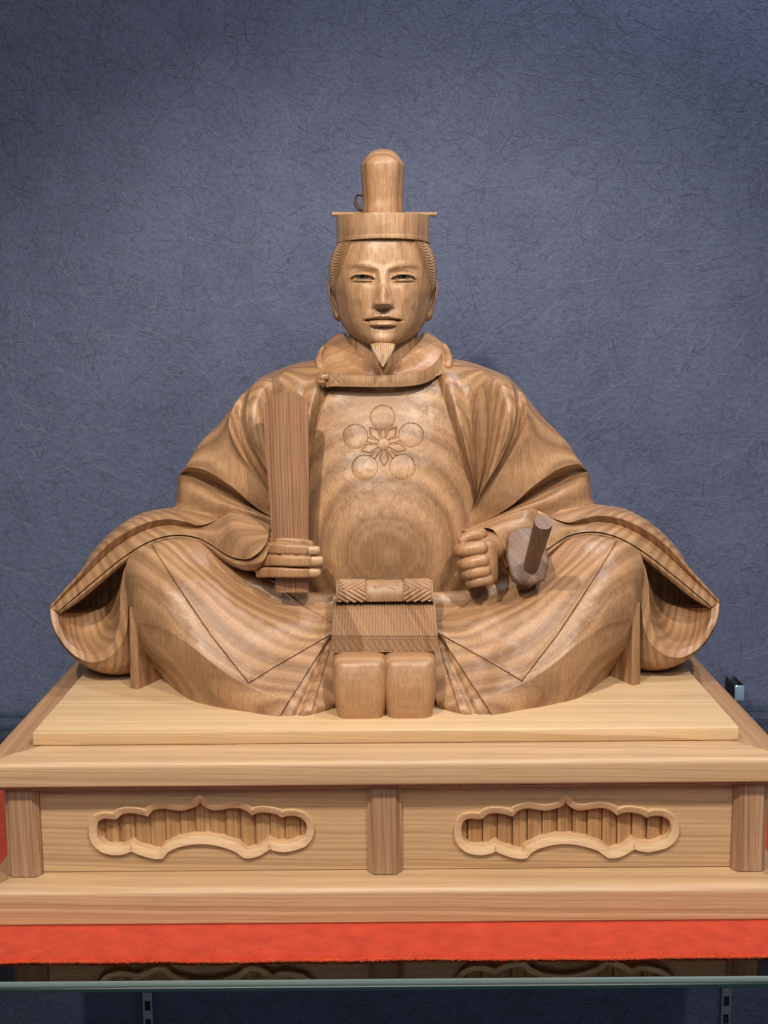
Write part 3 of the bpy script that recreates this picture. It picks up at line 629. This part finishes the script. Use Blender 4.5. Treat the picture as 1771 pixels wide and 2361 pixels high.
# --- sash end: patterned roll, ribbed slope, hatched edge
def z5(x, y): return 720+.2049*x, 1300+.2049*y
rl = P(777, 1370, .100); rr_ = P(997, 1368, .100); rad = .0132
n1_, n2_ = 260, 150
xs = np.linspace(0, 1, n1_); an = np.linspace(-.35, 2*math.pi-.9, n2_)      # angle from straight ahead, upwards
H = np.zeros((n2_, n1_)); U = xs[None]*220; Vv = (an*rad/.000395)[:, None]  # pattern space in photo pixels
e1 = np.minimum(U, 220-U); Uo = np.where(U < 110, U, 220-U)
tri = np.abs(((Vv+6)/52) % 1*2-1)
str_ = np.sin((Uo*np.where(((Vv+14)//34) % 2 == 0, .62, -.62)+Vv*1.0)*2*math.pi/10.5)
zone = (e1 > 5) & (e1 < 66)
H += np.where(zone, .00075*np.clip(str_*1.6, -1, 1), 0)
H -= .0010*np.exp(-((e1-68)/1.4)**2)+.0008*np.exp(-((e1-4)/1.4)**2)
# engraved strokes on the plain middle
mk = [[(82,30),(84,24),(92,22),(101,30)], [(86,46),(113,27),(133,16)], [(126,43),(138,46)]]
for s_ in mk: H += -.0009*groove(U+0*Vv, Vv+0*U, s_, 2.0)
midz = e1 > 68
ax = rl[None]+(rr_-rl)[None]*xs[:, None]
RR = (rad+H-np.where(midz, .0001, 0))
A = np.zeros((n2_, n1_, 3)); A[..., 0] = ax[None, :, 0]; A[..., 1] = ax[None, :, 1]-RR*np.cos(an)[:, None]; A[..., 2] = ax[None, :, 2]+RR*np.sin(an)[:, None]
mb = MB().grid(A); 
for k in (0, -1): mb.add(np.concatenate([A[:, k], [ax[k]]]), [(i, i+1, n2_) for i in range(n2_-1)]+[(n2_-1, 0, n2_)])
sash = mb.build('sash_roll', M_sash, statue, 45)
def ribs(px, py):
    u = (px-887)/(118+ (py-1403)*.082)       # -1..1 across
    return .0022*np.abs(np.sin(u*34*math.pi/2*1.0))**.7*(py < 1466)
def hatch(px, py):
    a = (px-py*.62)/15.2
    l = np.minimum(np.abs((a % 1)-.3), np.abs((a % 1)-.55))*15.2
    return np.where((py > 1473) & (py < 1500), .0008*np.clip(1-l/2.2, 0, 1), .0006*(py <= 1473)*(py > 1468))
mb = MB()
mb.loft([('s', [(769,1388,.0985),(1003,1387,.0985)]), ('s', [(764.5,1467,.0475),(1009.5,1467,.0475)])], 420, 60, skirt=.01, disp=ribs)
mb.loft([('s', [(764.5,1467.5,.0475),(1009.5,1467.5,.0475)]), ('s', [(764,1505,.0475),(1011,1502,.0475)])], 420, 40, skirt=.045, disp=hatch)
mb.build('sash_flap', M_sash, statue, 50)

# ------------------------------------------------------------------ head
hr = np.array([(530,92,.137,.236),(552,97,.1355,.24),(575,107,.1335,.244),(605,115,.1325,.246),(640,116,.133,.247),(670,112,.1335,.246),(700,107,.134,.244),(725,102,.1345,.24),(745,95,.1345,.236),(762,84,.1345,.231),(778,68,.135,.226),(790,50,.1365,.220),(798,32,.140,.212),(802,14,.150,.20)], float)
NR, NT = 380, 420
R_ = hermite(hr, NR); py_ = R_[:, 0]; HX = 883.
kx = 1.187/2800
zrow = np.array([P(HX, a, b)[2] for a, b in zip(py_, np.minimum(R_[:, 2], .136))])
x0h = P(HX, 650, .14)[0]
tt = np.linspace(-1, 1, NT); th = math.pi*(.80*tt+.20*tt**5)[:-1] if False else np.concatenate([np.linspace(-math.pi, -1.75, 24)[:-1], np.linspace(-1.75, 1.75, NT-46), np.linspace(1.75, math.pi, 24)[1:-1]])
sn, cn = np.sin(th), np.cos(th)
yf, yb = R_[:, 2], R_[:, 3]; ym = .190
HV = np.zeros((NR, len(th), 3)); HV[..., 0] = x0h+(R_[:, 1]*kx)[:, None]*sgn(sn, .90)[None]
HV[..., 1] = np.where(cn[None] > 0, ym-(ym-yf)[:, None]*sgn(cn, .92)[None], ym-(yb-ym)[:, None]*cn[None]); HV[..., 2] = zrow[:, None]
hx, hy = PIX(HV); fr = smooth01((cn[None]+.15)/.3)
def face(px, py):
    s = px-HX; u = np.abs(s); v = py; g = lambda a, b, c, d: np.exp(-((u-a)/c)**2-((v-b)/d)**2)
    S = smooth01
    d = np.zeros(px.shape)
    # brow, sockets, lids
    vb = 628-18*(1-np.exp(-u/34.))+3*np.clip((u-60)/30, 0, 1)
    sock = S((v-vb+3)/13)*S((668-v)/32)*S((u-6)/14)*S((96-u)/30)*(1-.5*S((u-18)/36))
    d -= .0034*sock
    d += .0009*np.exp(-((v-vb+5)/8)**2)*S((u-2)/10)*S((86-u)/24)
    d += .0035*g(48, 638, 27, 11)
    vup = 643.5-10.0*np.clip(1-np.abs((u-47)/28.5)**2.2, 0, 1)**.75; vlo = 644.5-.5*np.clip((u-50)/28, 0, 1)
    eye = (u > 18.5) & (u < 77) & (v > vup) & (v < vlo)
    lid = np.exp(-((v-vup+2.6)/2.2)**2)*S((u-16)/8)*S((80-u)/8)
    d += .0011*lid-.0012*np.exp(-((v-vup+7.5)/2.2)**2)*S((u-20)/8)*S((74-u)/8)
    d += .0010*np.exp(-((v-vlo-2.4)/2.0)**2)*S((u-20)/8)*S((76-u)/8)-.0008*np.exp(-((v-vlo-8)/3)**2)*S((u-22)/8)*S((72-u)/10)
    d -= np.where(eye, .0060, 0)
    # nose
    t = np.clip((v-622)/83, 0, 1); hgt = .0024+.0118*t**1.3
    und = S((717-v)/17)
    d += hgt*(.30*np.exp(-(u/(10.5+1.5*t))**2.4)+.70*np.exp(-(u/(16.5+2*t))**2.4))*S((v-606)/26)*und
    d += .0030*g(0, 700, 10, 9)*und
    d += .0062*np.exp(-((u-16.5)/6.6)**2)*np.exp(-((v-702)/9)**2)*S((714-v)/8.)
    d -= .0012*np.exp(-(np.hypot(u-16, (v-703))-10.5)**2/3.)*S((708-v)/4)*(u > 15)
    d += .0030*np.exp(-(u/20)**2)*S((v-650)/30)*S((716-v)/10)
    # cheeks, muzzle, lips, chin
    d += .0026*g(60, 684, 28, 30)+.0034*g(0, 733, 46, 26)+.0034*g(0, 783, 30, 13)
    vm = 736.8+1.4*np.clip(u/44, 0, 1.2)**2
    top = 728.0+9.6*np.clip(u/44, 0, 1)**1.35+1.9*np.exp(-(u/5.)**2)
    win = S((45-u)/10)
    q = np.clip((v-top)/np.maximum(vm-top, .8), 0, 1)
    d += .0034*S((v-706)/(top-706))*(1-1.7*q)*(v < vm)*S((50-u)/26)
    d -= .0008*g(0, 719, 4, 6)
    low = np.clip((v-vm)/(748.5-vm), 0, 1)**.6*S((753.5-v)/4.5)*np.clip(1-(u/31)**2, 0, 1)**.45
    d += .0050*low*(v > vm-.5)
    d -= .0030*np.exp(-((v-vm-.6)/1.8)**2)*win
    d -= .0026*np.exp(-((u-37)/8)**2-((v-739.5)/3.2)**2)
    d -= .0020*np.exp(-((v-755)/4.5)**2)*S((34-u)/14)
    # thin moustache lines and brow hairs
    m1 = groove(u, v, [(8, 716), (22, 724), (34, 731), (47, 737)], 1.6); d += .0004*m1
    d -= .0002*np.sin((u*1.0-v*.9)*1.35)*S((u-7)/4)*S((40-u)/6)*np.exp(-((v-(714+u*.42))/5)**2)
    d += .00035*np.sin((u*.8+v*1.1)*1.5)*np.exp(-((v-vb+4)/4.5)**2)*S((u-22)/10)*S((78-u)/10)
    # hair at the temples
    uh = np.interp(v, [545, 560, 611, 640, 672], [66, 70, 89, 97, 104]); lowh = 690-np.clip(uh+12-u, 0, 30)*.9
    hm = S((u-uh)/4)*S((lowh-v)/8)
    s_ = np.clip((u-uh)/32, 0, 1.6)
    ph = (v-13*(1-(2*s_-1)**2)-(s_*4))/6.5
    d += hm*(.0022+.0010*(np.abs(((ph % 1)*2-1))**.7*2-1))
    return d
HV[..., 1] -= face(hx, hy)*fr
# hair bulges sideways at the temples
sd = smooth01((np.abs(sn[None])-.6)/.4)*smooth01((hy-540)/30)*smooth01((690-hy)/30); HV[..., 0] += np.sign(sn)[None]*.0022*sd
u_ = np.abs(hx-HX); ph = (hy-8*np.sin(np.clip((HV[..., 1]-.15)/.09, 0, 1)*math.pi))/6.5
HV[..., 0] += np.sign(sn)[None]*.0007*np.abs((ph % 1)*2-1)*smooth01((np.abs(sn[None])-.75)/.2)*(hy < 672)
head = MB().grid(HV, closed_u=True, capv=True).build('head', M_head, statue, 50)
# eyes
for s in (-1, 1):
    R = .0190; cand = HV.reshape(-1, 3); qx, qy = hx.ravel(), hy.ravel()
    k_ = np.argmin((qx-(HX+s*48))**2+(qy-652)**2+1e6*(cn[None]+0*hx < 0).ravel()); fy = cand[k_, 1]+.0017
    look = np.array([s*.20, -1, .0]); look /= np.linalg.norm(look); ctr = P(HX+s*48, 637.5, fy)-look*R
    a = np.cross(look, (0, 0, 1)); a /= np.linalg.norm(a); b = np.cross(a, look)
    def cap(rad, a0, a1, k): return np.array([[ctr+rad*(math.cos(p)*look+math.sin(p)*(math.cos(t)*a+math.sin(t)*b)) for t in np.linspace(0, 2*math.pi, 40, endpoint=False)] for p in np.linspace(a0, a1, k)])
    eb = MB().grid(cap(R, .001, .80, 16), closed_u=True).build('eye', M_white, head, 0)
    MB().grid(cap(R+.00025, .002, .285, 8), closed_u=True).build('iris', M_iris, head, 0)
    MB().grid(cap(R+.0004, .002, .10, 5), closed_u=True).build('pupil', M_pupil, head, 0)
# ears
for s in (False, True):
    def mx(c): return [(x if not s else 1766-x, y, d) for x, y, d in c]
    ec = [mx([(784,743,.200),(774,737,.200),(768,715,.203),(762,690,.206),(757,668,.210),(757,652,.212),(763,640,.208),(772,638,.20)]),
          mx([(783,742,.189),(771,734,.187),(766,713,.188),(760,690,.190),(755,668,.194),(755,651,.197),(761,640,.196),(770,639,.192)]),
          mx([(784,740,.184),(776,731,.180),(771,712,.182),(764,690,.184),(760,670,.187),(760,655,.190),(764,645,.191),(770,643,.190)]),
          mx([(786,736,.184),(781,726,.181),(776,707,.188),(769,690,.191),(764,672,.193),(764,658,.195),(767,650,.194),(771,646,.192)]),
          mx([(790,732,.186),(788,720,.182),(784,704,.184),(778,690,.182),(773,676,.183),(771,664,.186),(772,655,.188),(775,648,.190)]),
          mx([(796,730,.188),(794,718,.186),(792,704,.186),(788,690,.186),(784,676,.186),(782,664,.188),(781,655,.190),(781,648,.192)])]
    MB().loft(ec, 50, 6, skirt=0).build('ear', M_head, head, 0)
# beard
A = []
for t in np.linspace(0, 1, 40):
    py = 790+t*56; hw = np.interp(t, [0, .06, .25, .5, .75, 1], [22, 27.5, 25.5, 19, 10.5, 1.2]); yf = .1285-.0065*t+.004*abs(1-t*8)*(t < .12)
    row = []
    for a_ in np.linspace(0, 2*math.pi, 160, endpoint=False):
        rib = 1+.055*math.sin(a_*27)*(1-.4*t)*(t > .03)
        q = P(HX+hw*rib*math.sin(a_), py, yf+.009*(1-t)+.003); q[1] -= (.011*(1-t*.85))*rib*math.cos(a_); row.append(q)
    A.append(row)
MB().grid(np.array(A), closed_u=True, capv=True).build('beard', M_head, head, 0)
# neck
A = [[(x0h+.0345*math.sin(t)*k, .196-.040*math.cos(t)*k, z) for t in np.linspace(0, 2*math.pi, 48, endpoint=False)] for z, k in ((.36, .95), (.335, .98), (.31, 1), (.28, 1.08))]
MB().grid(np.array(A), closed_u=True, capv=True).build('neck', M_head, statue, 0)

# --- collars
mb = MB()
L1 = [(790,768,.205),(797,780,.188),(812,800,.173),(830,815,.164),(850,829,.157),(866,842,.153),(876,866,.151)]
L2 = [(781,768,.206),(788,784,.186),(803,806,.170),(822,822,.160),(842,838,.153),(858,850,.149),(868,868,.148)]
L3 = [(768,776,.205),(770,796,.184),(780,818,.172),(798,836,.163),(820,850,.156),(842,860,.150),(858,870,.146)]
L4 = [(752,792,.20),(750,810,.182),(756,830,.171),(772,848,.161),(795,858,.154),(820,866,.1465),(846,872,.146)]
L5 = [(745,806,.205),(736,822,.190),(738,842,.175),(752,862,.162),(780,872,.153),(810,876,.150),(840,878,.149)]
mb.loft([('s', [(x+8, y+1, d+.012) for x, y, d in L1]), ('s', L1), ('s', L2), L3, L4, L5], 60, 8, skirt=.01)
mr = lambda c: [(1771-x, y-1, d) for x, y, d in c]
mb.loft([('s', [(x-8, y+1, d+.012) for x, y, d in mr(L1)]), ('s', mr(L1)), ('s', mr(L2)), mr(L3), mr(L4), mr(L5)], 60, 8, skirt=.01)
mb.build('inner_collar', M_hand, statue, 35)
mb = MB()
top = [(751,858,.150),(765,862,.1475),(800,864.5,.1435),(881,866,.1415),(940,862,.1435),(972,855,.147),(996,843,.154),(1012,825,.166),(1018,808,.182),(1012,800,.205)]
bot = [(752,893,.1505),(765,891,.148),(800,891,.144),(881,892,.142),(940,890,.144),(972,885,.1475),(1000,873,.155),(1020,852,.167),(1029,830,.184),(1024,812,.207)]
tpi = [(x, y-2, d+.009) for x, y, d in top]; bti = [(x-.5, y+1.5, d+.014) for x, y, d in bot]
def xm(px, py): return -.0010*np.maximum(groove(px, py, [(766,868),(781,884)], 1.8), groove(px, py, [(781,867),(766,885)], 1.8))
mb.loft([('s', tpi), ('s', top), [((a[0]+b[0])/2, (a[1]+b[1])/2, (a[2]+b[2])/2-.0006) for a, b in zip(top, bot)], ('s', bot), ('s', bti)], 330, [3, 14, 14, 3], skirt=0, disp=xm)
mb.build('collar_band', M_head, statue, 40)
# outer roll behind the band, one each side
for s in (0, 1):
    c = [(740,852,.170),(736,838,.178),(738,822,.189),(745,808,.200),(754,798,.214)]
    if s: c = [(1771-x, y-4, d) for x, y, d in c]
    MB().tube([P(*q) for q in hermite(c, 16)], [.0036]*13+[.0034, .003, .002], 12, up=(0, 1, .3)).build('collar_roll', M_hand, statue, 0)
mb = MB().tube([P(742, 858, .158), P(741, 868, .152), P(742, 880, .150), P(745, 889, .153)], [.0030, .0042, .0044, .0032], 12, up=(0, 1, 0)).tube([P(736, 872, .156), P(744, 870, .148), P(757, 868, .148)], [.002, .0034, .0030], 10)
fuse(mb.build('collar_knot', M_head, statue, 0), .0007, 3)

# --- court hat
hc = np.array([P(HX, 520, .19)[0], .188, 0]); ra, rb_ = .0447, .0575
def zat(px, py, y): return P(px, py, y)[2]
zb_, zt_ = zat(HX-104, 565, .188), zat(HX-104, 498, .188)
kb_, kt_ = zb_-zat(HX, 549, .188-rb_), zt_-zat(HX, 490, .188-rb_)
ring = lambda rx, ry, z, n=96, e=1.: [(hc[0]+rx*sgn(math.sin(t), e), hc[1]-ry*sgn(math.cos(t), e), z-(kb_+(kt_-kb_)*(z-zb_)/(zt_-zb_))*ry/rb_*math.cos(t)) for t in np.linspace(0, 2*math.pi, n, endpoint=False)]
prof = [(.93, zb_+.003), (.965, zb_), (1.0, zb_+.0003), (1.004, zb_+.0022), (1.0, zb_+.0042), (.992, zb_+.0046), (.994, zb_+.006), (1.0, zt_-.0012), (.996, zt_-.0002), (.985, zt_), (.5, zt_+.002), (.1, zt_+.002)]
hat = MB().grid(np.array([ring(ra*k, rb_*k, z) for k, z in prof]), closed_u=True, capv=True).build('hat', M_head, statue, 30)
yk = .205; kk = (1+yk)/2800
def kring(hw, z, d, yo=0): return [(P(HX-.5, 420, yk)[0]+hw*kk*sgn(math.sin(t), .78), yk+yo-d*sgn(math.cos(t), .78), z) for t in np.linspace(0, 2*math.pi, 72, endpoint=False)]
zk0 = zat(HX, 492, yk)
cr_ = [(46, 500, .030, 0), (46, 486, .030, 0), (45.5, 470, .0295, 0), (46.5, 440, .030, 0), (48, 410, .031, 0), (49.2, 392, .0315, 0), (49.3, 382, .0315, .0003), (46, 377, .030, .0006), (42.5, 371, .0285, .0012), (38.5, 364.5, .0262, .002), (34, 358, .0235, .003), (27, 351, .0185, .004), (18, 346.3, .0125, .005), (8, 344, .006, .005), (2, 343.8, .002, .005)]
Kq = hermite(np.array(cr_, float), 44)
MB().grid(np.array([kring(a, zat(HX, b, yk), c, d) for a, b, c, d in Kq]), closed_u=True, capv=True).build('hat_crown', M_head, hat, 50)
pz = [P(767, 493.5, .20), P(1006.5, 494, .20)]
MB().tube([pz[0]+(pz[1]-pz[0])*t for t in np.linspace(0, 1, 8)], .0021, 16).build('hat_pin', M_head, hat, 45)
c = [(840,486,.214),(826,482,.208),(819,470,.206),(818,458,.208),(823,451,.212),(832,451,.220),(842,455,.225)]
A = []
for q in hermite(c, 22):
    p0 = P(*q); A.append([p0+np.array([0, d, 0])+np.array(o)*.001 for d, o in ((-.010, (0, 0, 0)), (0, (2, 0, 1.2)), (.012, (0, 0, 0)), (0, (-1.2, 0, -.8)))])
MB().grid(np.array(A), closed_u=True, capv=True).build('hat_tail', M_head, hat, 60)

# ------------------------------------------------------------------ hands
def tubeP(mb, pts, rads, n=14, **k):
    p = hermite(np.array(pts, float), 14); r = np.interp(np.linspace(0, 1, 14), np.linspace(0, 1, len(rads)), rads)*1.11/2800
    # rounded ends
    W_ = PT(p); e0 = W_[0]-(W_[1]-W_[0])/np.linalg.norm(W_[1]-W_[0])*r[0]*.7; e1 = W_[-1]+(W_[-1]-W_[-2])/np.linalg.norm(W_[-1]-W_[-2])*r[-1]*.75
    m1 = W_[-1]+(e1-W_[-1])*.6; m0 = W_[0]+(e0-W_[0])*.6
    mb.tube(np.concatenate([[e0], [m0], W_, [m1], [e1]]), np.concatenate([[r[0]*.25], [r[0]*.75], r, [r[-1]*.84], [r[-1]*.35]]), 20, **k)
hb = MB()
tubeP(hb, [(614,1249,.122),(655,1250,.107),(700,1253,.107),(716,1256,.110)], [13, 12, 11.5, 10], e=.5)
tubeP(hb, [(612,1264,.118),(634,1264,.102),(660,1265,.0965),(700,1267,.0965),(725,1269,.099)], [12.8, 12.2, 11.8, 11.2], e=.5)
tubeP(hb, [(606,1291,.118),(632,1291,.102),(660,1292,.0955),(705,1293,.0955),(734,1293.5,.0985)], [13.8, 13, 12.8, 12.2], e=.5)
tubeP(hb, [(600,1319,.120),(628,1319,.103),(650,1319,.0975),(700,1320,.0975),(729,1320,.100)], [12.8, 12.2, 11.8, 11.2], e=.5)
tubeP(hb, [(540,1280,.165),(575,1285,.150),(602,1288,.138),(626,1290,.122)], [30, 33, 35, 35])
tubeP(hb, [(590,1250,.124),(640,1236,.128),(680,1226,.128)], [15, 13, 11])
hand = fuse(hb.build('hand', M_hand, statue, 0), .00055, 2); hand['label'] = 'hand with straight fingers closed round the flat baton'
for (x0, x1, cy, hh, yy) in ((711, 737, 1269.5, 9, .0902), (718, 745, 1294, 10, .0886), (713, 739, 1320.5, 9, .0912)):
    A = np.zeros((12, 12, 3)); s_ = np.linspace(-1, 1, 12); t_ = np.linspace(0, 1, 12)
    X, S = np.meshgrid(t_, s_); 
    A[..., 0] = x0+(x1-x0)*X-2.5*(np.abs(S)**3)*np.where(X > .5, 1, -1); A[..., 1] = cy+hh*S; A[..., 2] = yy+.0014*S**2+.0022*np.clip(X-.55, 0, 1)**2*4
    MB().grid(PT(A), skirt=.003).build('nail', M_nail, hand, 50)
hb = MB()
tubeP(hb, [(1112,1232,.112),(1085,1236,.108),(1066,1247,.106)], [16, 16, 13.5])
tubeP(hb, [(1112,1262,.098),(1088,1265,.0955),(1064,1269,.0985),(1058,1270,.112)], [17, 17, 16, 15])
tubeP(hb, [(1116,1291,.097),(1094,1295,.0945),(1072,1300,.098),(1066,1301,.112)], [16, 15.5, 15, 14])
tubeP(hb, [(1120,1315,.098),(1098,1319,.0950),(1081,1323,.098),(1076,1324,.112)], [15, 14.5, 14, 13])
tubeP(hb, [(1128,1336,.100),(1106,1339,.0968),(1090,1343,.099),(1084,1344,.112)], [14, 13.2, 12.5, 12])
tubeP(hb, [(1120,1260,.107),(1125,1292,.105),(1130,1330,.107)], [24, 24, 19])
tubeP(hb, [(1112,1270,.112),(1130,1262,.125),(1160,1250,.15)], [36, 38, 36])
tubeP(hb, [(1090,1290,.114),(1100,1330,.114)], [22, 20])
fist = fuse(hb.build('hand', M_hand, statue, 0), .00062, 3); fist['label'] = 'hand closed into a fist beside the sword hilt'
# cuff above the fist
mb = MB()
c1 = [(1060,1223,.142),(1100,1211,.140),(1147,1195,.137),(1192,1182,.135),(1222,1175,.137),(1237,1178,.142),(1250,1200,.150)]
c2 = [(1062,1224,.138),(1100,1218,.132),(1135,1209,.126),(1175,1206,.122),(1205,1215,.122),(1225,1240,.125),(1235,1265,.13)]
c3 = [(1064,1225,.136),(1098,1220,.128),(1121,1217,.123),(1136,1221,.119),(1150,1240,.117),(1164,1266,.117),(1178,1300,.120)]
c4 = [(1066,1226,.142),(1098,1222,.137),(1121,1220,.133),(1134,1224,.130),(1147,1242,.128),(1160,1268,.128),(1174,1302,.130)]
c5 = [(1068,1229,.135),(1098,1225,.129),(1119,1223,.125),(1131,1227,.122),(1144,1246,.120),(1157,1274,.120),(1171,1306,.122)]
c6 = [(1070,1233,.137),(1098,1230,.131),(1117,1228,.128),(1127,1232,.126),(1139,1251,.124),(1152,1280,.124),(1166,1310,.126)]
c7 = [(1072,1240,.158),(1098,1275,.158),(1120,1300,.156),(1135,1325,.150),(1155,1342,.146),(1180,1352,.142),(1215,1360,.138)]
mb.loft([('s', c1), c2, ('s', c3), ('s', c4), ('s', c5), ('s', c6), ('s', c7)], 70, [10, 10, 3, 3, 5, 6], skirt=.05)
mb.build('cuff', M_robe, statue, 35)

# ------------------------------------------------------------------ baton held in the hand
bt = empty('baton', tuple(P(665, 1366, .106)), 'flat reddish wooden court baton held upright in the hand, seen on the left', 'baton')
bo = hermite(np.array([(608,1000,0),(607.5,928,0),(607.5,928,0),(614,914,0),(630,907,0),(656,905,0),(683,909,0),(703,918,0),(710,929,0),(710,929,0),(711,1000,0)], float)[:, :2], 60)
nrow = 60; A = []
for i in range(nrow):
    t = i/(nrow-1); row = []
    for s in np.linspace(-1, 1, 41):
        xa = np.interp(t, [0, .2, 1], [608, 611, 637]); xb = np.interp(t, [0, .2, 1], [710, 711, 711.5])
        x = (xa+xb)/2+(xb-xa)/2*s; ytop = 905+23*abs(s)**2.6+3*(s < 0)*abs(s); yb_ = 1366
        row.append((x, ytop+(yb_-ytop)*t, .1075+.0060*(1-t)*0-.0024*(1-s*s)-.001*t))
    A.append(row)
bm_ = MB().grid(PT(np.array(A)), skirt=.0075).build('board', M_baton, bt, 40)

# ------------------------------------------------------------------ sword
b0 = P(1222, 1314, .104); b1 = P(1254, 1203, .044); hv = (b1-b0)/np.linalg.norm(b1-b0)
sw = empty('sword', tuple(b0), 'dark wooden sword hilt and guard sticking out towards the viewer beside the fist', 'sword')
tq_ = np.linspace(0, 1, 14)
rr2 = np.concatenate([np.linspace(.0068, .0083, 12), [.0084, .0079]])
MB().tube([b0+(b1-b0)*t for t in tq_], rr2, 28, up=(1, 0, 0)).build('hilt', M_sword, sw, 40)
gl_ = [(828,520),(840,470),(905,432),(1050,400),(1180,440),(1270,530),(1300,660),(1300,660),(1350,770),(1355,900),(1325,1000),(1318,1085),(1318,1085),(1230,1105),(1130,1155),(1130,1155),(1050,1130),(965,1128),(890,1078),(862,960),(812,790),(812,790),(826,650)]
gpt = hermite(np.array([(1020+.1808*x, 1140+.1808*y) for x, y in gl_+gl_[:1]], float), 72)[:-1]
nrm_ = hv*.62+np.array([0, -1, .25])*.38; nrm_ /= np.linalg.norm(nrm_); gc = b0+hv*.004
def hit(px, py):
    d = _f+(px-885.5)/F*R2-(py-1180.5)/F*U2; t = ((gc-CAM)@nrm_)/(d@nrm_); return CAM+d*t
O = np.array([hit(*q) for q in gpt]); cO = O.mean(0)
A = [cO+(O-cO)*k+nrm_*h for k, h in ((.02, .0016), (.45, .0016), (.88, .0012), (.97, 0), (1.0, -.0012), (1.0, -.0040), (.90, -.0050), (.82, -.015), (.1, -.015))]
MB().grid(np.array(A), closed_u=True, capv=True).build('guard', M_sword, sw, 40)
MB().tube([b0-hv*.004, b0-hv*.03, b0-hv*.06], [.008, .0085, .0085], 20, up=(1, 0, 0)).build('scabbard', M_sword, sw, 40)
